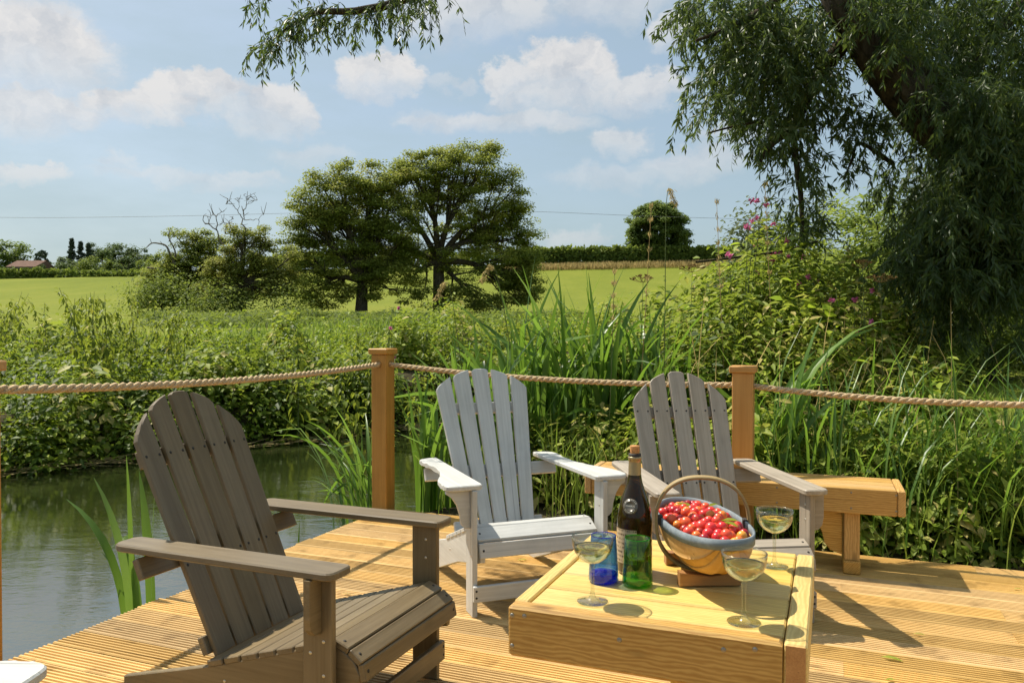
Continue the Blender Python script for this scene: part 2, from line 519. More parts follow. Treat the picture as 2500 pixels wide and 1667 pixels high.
M['lf_herb'] = leaf_mat('tall herb leaves', G((0, (0.040, 0.075, 0.010)), (.5, (0.165, 0.228, 0.030)), (.9, (0.350, 0.400, 0.070)), (1, (0.46, 0.39, 0.13))), (0.52, 0.64, 0.07), 0.38, 0.5, 0.15)
M['lf_bright'] = leaf_mat('bindweed leaves', G((0, (0.18, 0.30, 0.03)), (1, (0.34, 0.46, 0.05))), (0.60, 0.75, 0.05), 0.5, 0.4)
M['lf_bush'] = leaf_mat('sunlit bush leaves', G((0, (0.10, 0.145, 0.030)), (.5, (0.19, 0.25, 0.052)), (1, (0.29, 0.34, 0.085))), (0.5, 0.6, 0.1), 0.45)
M['lf_greybush'] = leaf_mat('grey green bush leaves', G((0, (0.070, 0.095, 0.050)), (1, (0.170, 0.200, 0.110))), (0.3, 0.36, 0.12), 0.3)
M['blade'] = leaf_mat('flag iris blades', G((0, (0.035, 0.085, 0.012)), (.5, (0.085, 0.170, 0.024)), (1, (0.20, 0.31, 0.07))), (0.40, 0.66, 0.06), 0.40, 0.36, 0.45)
M['grass'] = leaf_mat('grass blades', G((0, (0.085, 0.140, 0.022)), (.6, (0.175, 0.255, 0.042)), (.92, (0.28, 0.33, 0.09)), (1, (0.42, 0.33, 0.14))), (0.4, 0.55, 0.06), 0.38, 0.45)
M['tan'] = leaf_mat('dry grass', G((0, (0.32, 0.25, 0.10)), (1, (0.58, 0.46, 0.22))), (0.7, 0.55, 0.22), 0.45, 0.7)
M['stem'] = plain('green stem', (0.085, 0.115, 0.030), 0.6, 0, 0.3, 0.3, 30.0)
M['straw'] = plain('straw stem', (0.36, 0.25, 0.11), 0.8, 0, 0.2, 0.3, 40.0)
M['umbel'] = plain('dry umbel', (0.20, 0.13, 0.05), 0.9, 0, 0.1, 0.4, 60.0)
M['pink'] = leaf_mat('pink petals', G((0, (0.50, 0.10, 0.26)), (1, (0.75, 0.25, 0.45))), (0.8, 0.2, 0.4), 0.4)

# ------------------------------------------------------------------ ground
STR_O = np.array([-0.9, 5.2]); STR_T = np.array([0.70, 0.714]); STR_N = np.array([-0.714, 0.70])
WATER_Z = -0.30
STREAM_W = 5.05

def sstep(a, b_, x):
    t = np.clip((x - a) / (b_ - a), 0, 1)
    return t * t * (3 - 2 * t)

PROF_D = np.array([0, 6, 9, 11.5, 14, 20, 40, 60, 80, 100, 125, 150, 172, 200, 300, 600, 4000.])
PROF_Z = np.array([.15, .15, .20, .35, .55, .95, 1.7, 2.45, 3.75, 5.5, 8.6, 12.4, 15.4, 17.6, 20, 22, 24.])

def noise2(x, y, s, seed=0.0):
    return (np.sin(x * s * 1.7 + seed) * np.cos(y * s * 1.3 - seed * 1.7) + .5 * np.sin(x * s * 3.1 + y * s * 2.3 + seed * 2.1) + .25 * np.cos(x * s * 5.9 - y * s * 6.7 + seed)) / 1.75

def ground_z(x, y):
    x = np.asarray(x, float); y = np.asarray(y, float)
    s = (x - STR_O[0]) * STR_N[0] + (y - STR_O[1]) * STR_N[1]
    t = (x - STR_O[0]) * STR_T[0] + (y - STR_O[1]) * STR_T[1]
    s0 = -2.2 + 2.25 * sstep(-2.2, 0.4, t) - 0.10 * noise2(x, y, 1.1)
    s1 = STREAM_W + 0.18 * noise2(x, y, 0.9, 2.0)
    # far side rises to the field
    d = np.maximum(y, 0.0)
    far = np.interp(d, PROF_D, PROF_Z) + 0.020 * np.clip(x, -130, 130) * np.clip(d / 150, 0, 1.2) ** 2
    far += 0.06 * noise2(x, y, 0.25) * np.clip(d / 30, 0, 1)
    near = np.full_like(x, -0.055) + 0.0 * x
    # near side: level under the deck, gently rising lawn and bank on the right
    near = near + 0.20 * sstep(4.9, 7.5, y + 0.42 * x) + 0.03 * noise2(x, y, 0.8)
    near = np.where(y + 0.404 * x < 4.95, -0.16, near)
    back = sstep(10, 26, y + 0.2 * x)
    near = near * (1 - back) + np.maximum(near, far) * back
    bed = -0.85
    zn = near + (bed - near) * sstep(s0 - 0.25, s0 + 0.35, s)
    zf = bed + (far - bed) * sstep(s1 - 0.45, s1 + 0.55, s)
    return np.where(s < (s0 + s1) / 2, zn, zf)

def mat_ground():
    m, nt = mat_new('meadow ground')
    b = NB(nt)
    tc = b.n('ShaderNodeTexCoord')
    p = tc.outputs['Object']
    n1 = b.noise(b.vmul(p, (1, 0.45, 1)), 0.085, 7, 0.68)
    n2 = b.noise(p, 1.6, 6, 0.7)
    n3 = b.noise(b.vmul(p, (1, 0.3, 1)), 9.0, 4, 0.7)
    f = b.math('ADD', b.math('MULTIPLY', n1, 0.5), b.math('ADD', b.math('MULTIPLY', n2, 0.3), b.math('MULTIPLY', n3, 0.2)))
    grass = b.ramp(f, [(0.34, (0.110, 0.142, 0.018)), (0.52, (0.162, 0.188, 0.024)), (0.68, (0.220, 0.222, 0.040))])
    soil = b.ramp(n2, [(0.35, (0.030, 0.026, 0.014)), (0.65, (0.085, 0.072, 0.035))])
    at = b.n('ShaderNodeAttribute', attribute_name='v')
    col = b.mixc(at.outputs['Fac'], grass, soil)
    bs = b.n('ShaderNodeBsdfPrincipled', {'Base Color': col, 'Roughness': 0.95, 'Specular IOR Level': 0.08})
    bp = b.n('ShaderNodeBump', {'Strength': 0.5, 'Distance': 0.06, 'Height': n3})
    nt.links.new(bp.outputs[0], bs.inputs['Normal'])
    out_surface(b, bs.outputs[0])
    return m

def build_ground():
    xs = np.sinh(np.linspace(-6.4, 6.4, 250)) * 5.0
    ys = np.concatenate([np.linspace(-12, 0, 14)[:-1], np.sinh(np.linspace(0, 6.3, 280)) * 7.0])
    ys = np.concatenate([[-1500, -400, -100, -30], ys])
    X, Y = np.meshgrid(xs, ys)
    Z = ground_z(X, Y)
    V = np.stack([X, Y, Z], -1).reshape(-1, 3)
    nx, ny = len(xs), len(ys)
    i = (np.arange(ny - 1)[:, None] * nx + np.arange(nx - 1)[None, :]).ravel()
    Fc = np.stack([i, i + 1, i + nx + 1, i + nx], -1)
    s = (X - STR_O[0]) * STR_N[0] + (Y - STR_O[1]) * STR_N[1]
    soil = (1 - sstep(STREAM_W + 1.0, STREAM_W + 2.6, s)) * (1 - sstep(3.2, 5.2, X - 0.15 * Y))   # bare earth along the stream and the near bank
    me = fast_mesh('ground', V, Fc, soil.ravel(), True)
    g = put('ground', me, mat_ground())
    tag(g, 'sloping green meadow and stream banks', kind='structure')

def mat_water():
    m, nt = mat_new('stream water')
    b = NB(nt)
    tc = b.n('ShaderNodeTexCoord')
    p = tc.outputs['Object']
    a1 = b.noise(b.vmul(p, (1.0, 2.0, 1)), 3.6, 3, 0.55, 0.4)
    a2 = b.noise(b.vmul(p, (1.0, 2.0, 1)), 17.0, 3, 0.6, 0.3)
    patch = b.mapr(b.noise(p, 0.7, 3, 0.5), 0.35, 0.62, 0.25, 1.0, True)      # calmer and livelier patches
    h = b.math('MULTIPLY', b.math('ADD', b.math('MULTIPLY', a1, 0.75), b.math('MULTIPLY', a2, 0.28)), patch)
    bp = b.n('ShaderNodeBump', {'Strength': 0.17, 'Distance': 0.026, 'Height': h})
    mud = b.ramp(b.noise(p, 0.9, 4, 0.6), [(0.35, (0.010, 0.015, 0.004)), (0.65, (0.026, 0.034, 0.009))])
    bs = b.n('ShaderNodeBsdfPrincipled', {'Base Color': mud, 'Roughness': 0.01, 'IOR': 3.8, 'Specular IOR Level': 0.5})
    nt.links.new(bp.outputs[0], bs.inputs['Normal'])
    out_surface(b, bs.outputs[0])
    return m

def build_water():
    # one sheet following the stream channel
    t = np.linspace(-30, 60, 90); s = np.linspace(-6.0, STREAM_W + 0.6, 14)
    Tt, Ss = np.meshgrid(t, s)
    X = STR_O[0] + Tt * STR_T[0] + Ss * STR_N[0]; Y = STR_O[1] + Tt * STR_T[1] + Ss * STR_N[1]
    V = np.stack([X, Y, np.full_like(X, WATER_Z)], -1).reshape(-1, 3)
    nx = len(t)
    i = (np.arange(len(s) - 1)[:, None] * nx + np.arange(nx - 1)[None, :]).ravel()
    Fc = np.stack([i, i + 1, i + nx + 1, i + nx], -1)
    o = put('water', fast_mesh('water', V, Fc, None, True), mat_water())
    tag(o, 'rippled stream water reflecting the bank and sky', kind='structure')

# ------------------------------------------------------------------ deck
BU = Vector((math.cos(R(-22)), math.sin(R(-22)), 0))       # along the boards
BV = Vector((math.sin(R(22)), math.cos(R(22)), 0))         # across the boards, away from the viewer
PITCH_B = 0.131
def deck_board_mesh(L):
    L = round(L, 3)
    def fn(bm):
        w = 0.1255; T = 0.028; n = 7; g = 0.0070
        prof = []
        rw = w / n
        for k in range(n):
            y0 = -w / 2 + k * rw
            edge = 0.0026
            prof += [(y0 + edge * (1.2 if k else .6), -g if k else -g * .6), (y0 + edge * 2.2, 0), (y0 + rw - edge * 2.2, 0), (y0 + rw - edge * (1.2 if k < n - 1 else .6), -g if k < n - 1 else -g * .6)]
        prof += [(w / 2, -T), (-w / 2, -T)]
        A = [bm.verts.new((-L / 2, y, z)) for y, z in prof]
        B = [bm.verts.new((L / 2, y, z)) for y, z in prof]
        k = len(prof)
        for i in range(k):
            j = (i + 1) % k
            bm.faces.new((A[i], A[j], B[j], B[i]))
        bm.faces.new(A); bm.faces.new(B[::-1])
    return bm_mesh(('deckboard', L), fn)

def build_deck():
    root = empty('deck', (0, 0, 0), 0)
    tag(root, 'ribbed timber deck beside the stream', kind='structure')
    v0, nrow = 0.55, 30
    jr = random.Random(5)
    for k in range(nrow):
        v = v0 + PITCH_B * k
        u = -2.66 + jr.uniform(-0.012, 0.012)
        uend = 3.6
        ends = []
        x = u
        first = jr.choice([1.5, 2.1, 2.7, 3.3, 3.7])
        lens = [first, 2.4, 2.4, 2.4]
        for Ln in lens:
            e = min(x + Ln, uend)
            L = e - x
            if L < 0.12: break
            c = BU * ((x + e) / 2) + BV * v
            o = put('deck_board', deck_board_mesh(round(L - 0.004, 2)), M['deck'], root)
            o.location = (c.x, c.y, jr.uniform(-0.0012, 0.0012))
            o.rotation_euler = (jr.uniform(-.004, .004), 0, R(-22) + jr.uniform(-.0006, .0006))
            x = e
            if x >= uend - 1e-3: break
    # bearers and fascia under the boards
    for u in (-2.60, -1.4, 0.0, 1.4, 2.8):
        p = BU * u + BV * (v0 + PITCH_B * (nrow - 1) / 2)
        o = put('joist', board_mesh(PITCH_B * nrow - 0.03, 0.045, 0.13), M['deck'], root)
        o.location = (p.x, p.y, -0.096); o.rotation_euler = (0, 0, R(68))

build_ground()
build_water()
build_deck()
# ------------------------------------------------------------------ fence posts and rope
def post(loc, h, label, holes=('x', '-x')):
    w = 0.108
    t = empty('fence_post', (loc[0], loc[1], -0.25), R(-22))
    tag(t, label, 'fence post', 'rope fence posts')
    put('shaft', board_mesh(h - 0.036 + 0.25, w, w, 0.004), M['post'], t, Matrix.Translation((0, 0, (h - 0.036 + 0.25) / 2)) @ Matrix.Rotation(R(-90), 4, 'Y'))
    put('cap', board_mesh(0.138, 0.138, 0.036, 0.005), M['post'], t, Matrix.Translation((0, 0, h - 0.018 + 0.25)))
    for ax in holes:
        rt = {'-y': Matrix.Rotation(R(90), 4, 'X'), 'y': Matrix.Rotation(R(-90), 4, 'X'), 'x': Matrix.Rotation(R(90), 4, 'Y'), '-x': Matrix.Rotation(R(-90), 4, 'Y')}[ax]
        put('rope_hole', lathe_mesh([(.015, .050), (.020, .0545), (.022, .0548), (.022, .050)], 16, 'hole'), M['screwdark'], t, Matrix.Translation((0, 0, h - 0.10 + 0.25)) @ rt)
    return t

P3 = (-1.832, 2.70); P1 = (-0.83, 5.10); P2 = (1.245, 4.262); P4 = (3.15, 3.50)
post(P3, 1.045, 'timber post cut off by the left edge, holding the near end of the rope', ('y',))
post(P1, 1.03, 'square timber post with flat cap at the deck corner beside the stream', ('-y', 'x'))
post(P2, 0.957, 'square timber post with flat cap behind the bench and taupe chair')
post(P4, 0.93, 'timber post beyond the right edge holding the far rope end')

def rope_span(parent, a, b_, sag):
    a, b_ = np.array(a), np.array(b_)
    Ln = np.linalg.norm(b_ - a)
    root = empty('rope_span', (0, 0, 0)); root.parent = parent
    n = int(Ln / 0.0085)
    t = np.linspace(0, 1, n)
    P = a + (b_ - a) * t[:, None]
    P[:, 2] -= sag * 4 * t * (1 - t)
    T = unit(np.gradient(P, axis=0))
    S = unit(np.cross(T, [0, 0, 1])); U = np.cross(S, T)
    for k in range(3):
        ph = 2 * np.pi * (t * Ln / 0.115) + k * 2 * np.pi / 3
        Q = P + (S * np.cos(ph)[:, None] + U * np.sin(ph)[:, None]) * 0.0085
        tb = Tubes(); tb.add(Q, 0.0092 + 0.0006 * np.sin(np.arange(n) * 1.7), 6)
        put('strand', tb.mesh('strand'), M['rope'], root)
    # loose jute fibres
    tb = Tubes()
    fr = random.Random(int(Ln * 100))
    for k in range(int(Ln * 26)):
        i = fr.randrange(2, n - 2); p = P[i] + S[i] * fr.uniform(-.016, .016) + U[i] * fr.uniform(-.016, .016)
        d = unit(T[i] * fr.uniform(-1, 1) + U[i] * fr.uniform(-.8, .8) + S[i] * fr.uniform(-.8, .8))
        q = p + d * fr.uniform(.012, .035)
        tb.add([p, (p + q) / 2 + U[i] * .003, q], .0006, 3)
    f = put('loose_fibres', tb.mesh('loose_fibres'), M['rope'], root)
    f['kind'] = 'stuff'

rope = empty('rope', (0, 0, 0))
tag(rope, 'thick twisted jute rope strung between the timber posts', 'rope')
rope_span(rope, (P3[0], P3[1], 0.945), (P1[0], P1[1], 0.932), 0.035)
rope_span(rope, (P1[0], P1[1], 0.932), (P2[0], P2[1], 0.853), 0.035)
rope_span(rope, (P2[0], P2[1], 0.853), (P4[0], P4[1], 0.83), 0.05)

# ------------------------------------------------------------------ adirondack chairs
def rounded(pts_with_r, n=4):
    """polygon with rounded corners: [(x, y, r)]"""
    out = []
    m = len(pts_with_r)
    for i in range(m):
        x, y, r = pts_with_r[i]
        p = Vector((x, y)); a = Vector(pts_with_r[i - 1][:2]); c = Vector(pts_with_r[(i + 1) % m][:2])
        if r <= 0: out.append((x, y)); continue
        da = (a - p).normalized(); dc = (c - p).normalized()
        p0 = p + da * r; p2 = p + dc * r
        for k in range(n + 1):
            t = k / n
            q = p0 * (1 - t) ** 2 + p * 2 * t * (1 - t) + p2 * t * t
            out.append((q.x, q.y))
    return out

def screw(parent, loc, zdir, dark=False):
    me = lathe_mesh([(0, 0.0016), (0.0035, 0.0014), (0.005, 0.0), (0.005, -0.003)], 10, 'screwhead')
    z = Vector(zdir).normalized()
    x = Vector((0, 0, 1)) if abs(z.z) < 0.9 else Vector((1, 0, 0))
    x = (x - z * x.dot(z)).normalized()
    put('screw', me, M['screwdark'] if dark else M['screw'], parent, axes_mtx(x, z, loc))

def chair(name, label, loc, ang, mat, style, group):
    """local X forward, Y to the sitter's left, Z up; origin under the front of the arms"""
    t = empty(name, (loc[0], loc[1], 0.0), R(ang))
    tag(t, label, 'chair', group)
    wh = style == 'white'
    TH = 0.021
    # ---- profile dimensions
    legY = 0.291 if wh else 0.290
    seatH = 0.268 if wh else 0.266
    railY = 0.252
    lu0, lu1 = (-0.055, 0.035) if wh else (-0.122, -0.030)
    armz = 0.53
    B0 = Vector((-0.505, 0, 0.19)); B1 = Vector((-0.86, 0, 0.944))
    if wh: B0 = Vector((-0.46, 0, 0.20)); B1 = Vector((-0.80, 0, 0.950))
    # ---- side rails
    if wh:
        rail = [(-0.80, 0.0), (-0.66, 0.0), (-0.30, 0.13), (-0.02, 0.20), (0.012, 0.21), (0.018, 0.25), (-0.004, 0.285), (-0.065, 0.318), (-0.12, 0.322), (-0.46, 0.195), (-0.80, 0.10)]
    else:
        rail = [(-0.81, 0.0), (-0.66, 0.0), (-0.30, 0.12), (-0.02, 0.192), (0.026, 0.20), (0.032, 0.245), (0.012, 0.280), (-0.022, 0.302), (-0.06, 0.318), (-0.44, 0.198), (-0.81, 0.105)]
    rm = prism_mesh(rail, TH + .003, 0.003, ('rail', style))
    for s in (-1, 1):
        put('side_rail', rm, mat, t, Matrix.Translation((0, s * railY, 0)) @ Matrix.Rotation(R(90), 4, 'X'))
        screw(t, (-0.42, s * (railY + .0125), 0.155), (0, s, 0))
    # ---- seat slats across the rails (profile points u, z)
    if wh:
        segs = [((-0.475 + k * 0.058, 0.205 + k * 0.0212), (-0.475 + k * 0.058 + 0.052, 0.205 + k * 0.0212 + 0.019)) for k in range(6)]
        segs += [((-0.122, 0.335), (-0.068, 0.338)), ((-0.064, 0.337), (0.004, 0.300)), ((0.014, 0.290), (0.030, 0.232))]
    else:
        segs = [((-0.485 + k * 0.0615, 0.203 + k * 0.0178), (-0.485 + k * 0.0615 + 0.055, 0.203 + k * 0.0178 + 0.016)) for k in range(7)]
        segs += [((-0.050, 0.333), (-0.001, 0.314)), ((0.004, 0.311), (0.040, 0.283)), ((0.043, 0.278), (0.052, 0.232))]
    for i, (a, b_) in enumerate(segs):
        a3 = Vector((a[0], 0, a[1])); b3 = Vector((b_[0], 0, b_[1]))
        w = (b3 - a3).length
        d = (b3 - a3).normalized(); nrm = Vector((-d.z, 0, d.x))
        half = seatH - (0.0 if i >= len(segs) - 3 or not wh else 0.0)
        nm = 'apron' if i == len(segs) - 1 else 'seat_slat'
        put(nm, board_mesh(2 * half, w, 0.019, 0.003), mat, t, axes_mtx((0, 1, 0), nrm, (a3 + b3) / 2 - nrm * 0.0095))
        if i >= len(segs) - 3:
            for s in (-1, 1): screw(t, (a3 + b3) / 2 + Vector((0, s * (half - 0.018), 0)), nrm, True)
    # ---- front legs with arm brackets
    for s in (-1, 1):
        put('leg', board_mesh(armz - TH - 0.001, lu1 - lu0, TH, 0.003), mat, t,
            Matrix.Translation(((lu0 + lu1) / 2, s * legY, (armz - TH) / 2)) @ Matrix.Rotation(R(-90), 4, 'Y') @ Matrix.Rotation(R(90), 4, 'X'))
        if wh:
            o = [(0, 0), (0.10, 0), (0.10, -0.012), (0.075, -0.03), (0.055, -0.06), (0.042, -0.10), (0.036, -0.14), (0.020, -0.155), (0, -0.155)]
        else:
            o = [(0, 0), (0.052, 0), (0.052, -0.10), (0.046, -0.13), (0.030, -0.148), (0, -0.152)]
        bm_ = prism_mesh([(x, y) for x, y in o], TH, 0.002, ('bracket', style))
        m = axes_mtx((0, s, 0), (s, 0, 0), ((lu0 + lu1) / 2 + 0.005, s * (legY + TH / 2), armz - TH - 0.001))
        put('arm_bracket', bm_, mat, t, m)
        for (du, dz) in ((-0.022, 0.30), (0.02, 0.245), (0.02, 0.335)):
            screw(t, ((lu0 + lu1) / 2 + du, s * (legY + TH / 2), dz), (0, s, 0))
        for dz in (0.40, 0.46):
            screw(t, ((lu0 + lu1) / 2 + 0.005, s * (legY - TH / 2), dz), (0, -s, 0))
    # ---- stretcher between the legs
    put('stretcher', board_mesh(2 * legY + TH, 0.064, 0.019, 0.003), mat, t, axes_mtx((0, 1, 0), (1, 0, 0), (lu1 + 0.0105, 0, 0.098)))
    for s in (-1, 1):
        for dz in (0.085, 0.112): screw(t, (lu1 + 0.020, s * (legY), dz), (1, 0, 0), True)
    # ---- arms
    if wh:
        inn = 0.252
        o = [(0.030, 0.000, .030), (0.030, 0.150, .036), (-0.03, 0.158, .018), (-0.13, 0.150, .03), (-0.24, 0.105, .05), (-0.36, 0.078, .05), (-0.50, 0.082, .04), (-0.58, 0.096, .03), (-0.66, 0.098, .02), (-0.685, 0.07, .015), (-0.70, 0.03, .015), (-0.70, 0.0, .01)]
    else:
        inn = 0.246
        o = [(0.0, 0.0, .022), (0.0, 0.100, .030), (-0.765, 0.100, .040), (-0.765, 0.0, .030)]
    for s in (-1, 1):
        pts = [(x, y * s) for x, y in rounded(o)]
        if s < 0: pts = pts[::-1]
        put('arm', prism_mesh(pts, TH, 0.004, ('arm', style, s)), mat, t, Matrix.Translation((0, s * inn, armz - TH / 2)))
    # ---- back
    up = (B1 - B0); L = up.length; up.normalize()
    nrm = Vector((up.z, 0, -up.x))
    if wh: w0, w1, sb, st, drop = 0.060, 0.083, 0.0675, 0.103, 1.40
    else: w0, w1, sb, st, drop = 0.075, 0.077, 0.083, 0.098, 2.35
    for k in range(-2, 3):
        b0 = B0 + Vector((0, k * sb, 0)); b1 = B1 + Vector((0, k * st, 0))
        xd = (b1 - b0).normalized()
        lt = k * st
        top = []
        for j in range(7):
            yy = -w1 / 2 + w1 * j / 6
            lat = lt - yy
            xx = L - drop * lat * lat / 0.905
            edge = abs(yy) / (w1 / 2)
            xx -= 0.007 * max(0, edge - 0.66) / 0.34 if (lat * lt >= 0 and abs(lat) > abs(lt)) or k == 0 else 0
            top.append((xx, yy))
        pts = [(0.0, -w0 / 2)] + top + [(0.0, w0 / 2)]
        me = prism_mesh(pts, 0.019, 0.003, ('backslat', style, k))
        put('back_slat', me, mat, t, axes_mtx(xd, nrm, b0))
        for fr in (() if wh else (0.335, 0.755)):
            for sy in (-.025, .025):
                p = b0 + xd * (L * fr) + Vector((0, sy, 0)) + nrm * 0.0095
                screw(t, p, nrm, True)
    # ---- battens behind the slats
    for fr, half in ((0.755, 0.215), (0.335, 0.345 if not wh else 0.335), (0.05, 0.22)):
        p = B0 + up * (L * fr) - nrm * 0.022
        nm = 'back_batten'
        if fr == 0.335:
            fz = (armz - TH - 0.034 - B0.z) / (B1.z - B0.z)
            p = B0 + up * (L * fz) - nrm * 0.0225
        put(nm, board_mesh(2 * half, 0.055 if fr != 0.335 else 0.062, 0.024, 0.003), mat, t, axes_mtx((0, 1, 0), nrm, p))
    return t

CH = 'adirondack garden chairs'
chair('adirondack_chair', 'dark brown adirondack chair in the left foreground with its side to the viewer', (-0.326, 2.317), -22.5, M['brown'], 'plain', CH)
chair('adirondack_chair', 'pale grey painted adirondack chair with wavy arms behind the table', (0.113, 3.285), -69.5, M['white'], 'white', CH)
chair('adirondack_chair', 'taupe adirondack chair in front of the bench behind the fruit basket', (0.89, 3.03), -84.0, M['grey'], 'plain', CH)
chair('adirondack_chair', 'white chair of which only the rounded arm tip shows at the bottom left corner', (-0.905, 1.07), -3.0, M['white'], 'white', CH)

# ------------------------------------------------------------------ low table
TZ = 0.52
def nail(parent, loc, zdir, r=0.0055):
    me = lathe_mesh([(0, 0.001), (0.8, 0.0009), (1.0, 0.0), (1.0, -0.002)], 12, 'nail')
    me = lathe_mesh([(0, 0.0014), (r * .8, 0.0012), (r, 0.0), (r, -0.002)], 12, ('nail', r))
    z = Vector(zdir).normalized(); x = Vector((0, 0, 1)) if abs(z.z) < .9 else Vector((1, 0, 0))
    put('nail_head', me, M['nail'], parent, axes_mtx((x - z * x.dot(z)).normalized(), z, loc))
M['nail'] = plain('grey nail', (0.30, 0.27, 0.22), 0.45, 0.7)

def build_table():
    c = Vector((0.417, 2.008, 0)); Wd, D = 0.645, 0.690
    t = empty('coffee_table', c, R(-21.9))
    tag(t, 'low square pine coffee table holding the wine, glasses and fruit basket', 'table')
    ah = 0.117
    mk = M['table']
    th = 0.044
    hz = TZ - ah / 2
    # frame boards: sides run the full depth on the right, the front covers the left corner
    put('side_board', board_mesh(D, th, ah, 0.004), mk, t, axes_mtx((0, 1, 0), (0, 0, 1), (Wd / 2 - th / 2, 0, hz)))
    put('side_board', board_mesh(D - th - 0.002, th - .008, ah, 0.004), mk, t, axes_mtx((0, 1, 0), (0, 0, 1), (-Wd / 2 + th / 2 - .004, th / 2, hz)))
    fo = rounded([(-Wd / 2, -th / 2, .012), (Wd / 2 - th - 0.003, -th / 2, 0), (Wd / 2 - th - 0.003, th / 2, 0), (-Wd / 2, th / 2, 0)])
    put('front_board', prism_mesh(fo, ah, 0.007, 'tablefront'), M['front_bounce'], t, Matrix.Translation((0, -D / 2 + th / 2, hz)))
    put('back_board', board_mesh(Wd - 2 * th - 0.004, th, ah, 0.004), mk, t, Matrix.Translation((0, D / 2 - th / 2, hz)))
    put('end_grain', board_mesh(0.002, th - 0.006, ah - 0.006, 0), M['endgrain'], t, axes_mtx((0, 1, 0), (0, 0, 1), (Wd / 2 - th / 2, -D / 2 - 0.0002, hz)) @ Matrix.Identity(4))
    inner0 = -D / 2 + th; inner1 = D / 2 - th
    n = 5; pw = (inner1 - inner0) / n
    x0 = -Wd / 2 + th - .008 + .003; x1 = Wd / 2 - th - 0.003
    jr = random.Random(3)
    for k in range(n):
        put('top_plank', board_mesh(x1 - x0, pw - 0.0085, 0.03, 0.004), mk, t,
            Matrix.Translation(((x0 + x1) / 2, inner0 + pw * (k + .5), TZ - 0.015 - 0.002 + jr.uniform(-.0012, .0008))))
    for sx in (-1, 1):
        for sy in (-1, 1):
            put('leg', board_mesh(TZ - ah + 0.05, 0.07, 0.07, 0.004), mk, t, Matrix.Translation((0.15 + sx * 0.10, sy * 0.12, (TZ - ah + .05) / 2 - .001)) @ Matrix.Rotation(R(90), 4, 'Y'))
    for (x, dz) in ((-Wd / 2 + .012, -.022), (-Wd / 2 + .042, -.020), (-Wd / 2 + .012, -.092), (-0.06, -.042), (Wd / 2 - .10, -.020), (0.16, -.03)):
        nail(t, (x, -D / 2 - .0004, TZ + dz), (0, -1, 0))
build_table()

# ------------------------------------------------------------------ bench
def build_bench():
    c = Vector((1.149, 4.036, 0)); Ln, D, H, ah = 1.52, 0.325, 0.412, 0.12
    t = empty('garden_bench', c, R(-21.0))
    tag(t, 'long low timber bench behind the taupe chair under the rope', 'bench')
    mk = M['bench']
    th = 0.035
    hz = H - ah / 2
    for s in (-1, 1):
        put('apron', board_mesh(Ln - 2 * th - 0.004, th, ah, 0.004), mk, t, Matrix.Translation((0, s * (D / 2 - th / 2), hz)))
        put('end_board', board_mesh(D, th, ah, 0.005), mk, t, axes_mtx((0, 1, 0), (0, 0, 1), (s * (Ln / 2 - th / 2), 0, hz)))
    i0, i1 = -D / 2 + th, D / 2 - th
    n = 3; pw = (i1 - i0) / n
    for k in range(n):
        put('seat_plank', board_mesh(Ln - 2 * th - 0.006, pw - 0.007, 0.028, 0.003), mk, t, Matrix.Translation((0, i0 + pw * (k + .5), H - 0.015)))
    for s in (-1, 1):
        x = s * 0.535
        for sy in (-1, 1):
            y = sy * 0.085
            put('leg', board_mesh(H - ah + .05 - 0.06, 0.078, 0.07, 0.004), mk, t, Matrix.Translation((x, y, 0.06 + (H - ah + .05 - .06) / 2)) @ Matrix.Rotation(R(90), 4, 'Y'))
        put('foot', board_mesh(D - 0.06, 0.075, 0.062, 0.005), mk, t, axes_mtx((0, 1, 0), (0, 0, 1), (x, -0.01, 0.031)))
        # curved brackets running under the seat
        L_ = 0.19
        o = [(0, 0), (L_, 0), (L_, -0.02), (L_ * .80, -0.035), (L_ * .60, -0.065), (L_ * .48, -0.11), (L_ * .42, -0.16), (L_ * .28, -0.195), (0.0, -0.21)]
        pts = [(-s * (x_ + 0.041), y_) for x_, y_ in o]
        if s > 0: pts = pts[::-1]
        put('curved_bracket', prism_mesh(pts, 0.034, 0.003, ('bb', s)), mk, t, axes_mtx((1, 0, 0), (0, -1, 0), (x, -0.085, H - ah - 0.001)))
    for x in (-.60, -.25, .2, .53, .72):
        for dz in (-.022, -.095): nail(t, (x, -D / 2 - .0003, H + dz), (0, -1, 0), .005)
build_bench()
# ------------------------------------------------------------------ things on the table
def lit_glass(name, col, tcol):
    # thick coloured glass: light spreads through it
    m, nt = mat_new(name)
    b = NB(nt)
    tr = b.n('ShaderNodeBsdfTransparent', {'Color': c4(tcol)})
    tl = b.n('ShaderNodeBsdfTranslucent', {'Color': c4(col)})
    gl = b.n('ShaderNodeBsdfGlossy', {'Color': (1, 1, 1, 1), 'Roughness': 0.02})
    m1 = b.n('ShaderNodeMixShader', {0: 0.45, 1: tr.outputs[0], 2: tl.outputs[0]})
    fc = b.n('ShaderNodeLayerWeight', {'Blend': 0.5}).outputs['Facing']
    m2 = b.n('ShaderNodeMixShader', {0: b.math('ADD', 0.04, b.math('MULTIPLY', b.math('POWER', fc, 4.0), 0.6)), 1: m1.outputs[0], 2: gl.outputs[0]})
    out_surface(b, m2.outputs[0])
    return m
M['clear'] = thin_glass('clear glass', (0.965, 0.975, 0.955), 1.42)
M['stemglass'] = thin_glass('clear stem glass', (0.90, 0.92, 0.88), 1.45)
M['wine'] = solid_glass('white wine', (0.97, 0.96, 0.72), 1.33)
M['bottle'] = None
M['blueglass'] = thin_glass('blue glass', (0.46, 0.66, 0.93), 1.45, (.75, .85, 1))
M['bluebase'] = lit_glass('thick blue glass base', (0.05, 0.03, 0.75), (0.12, 0.10, 0.95))
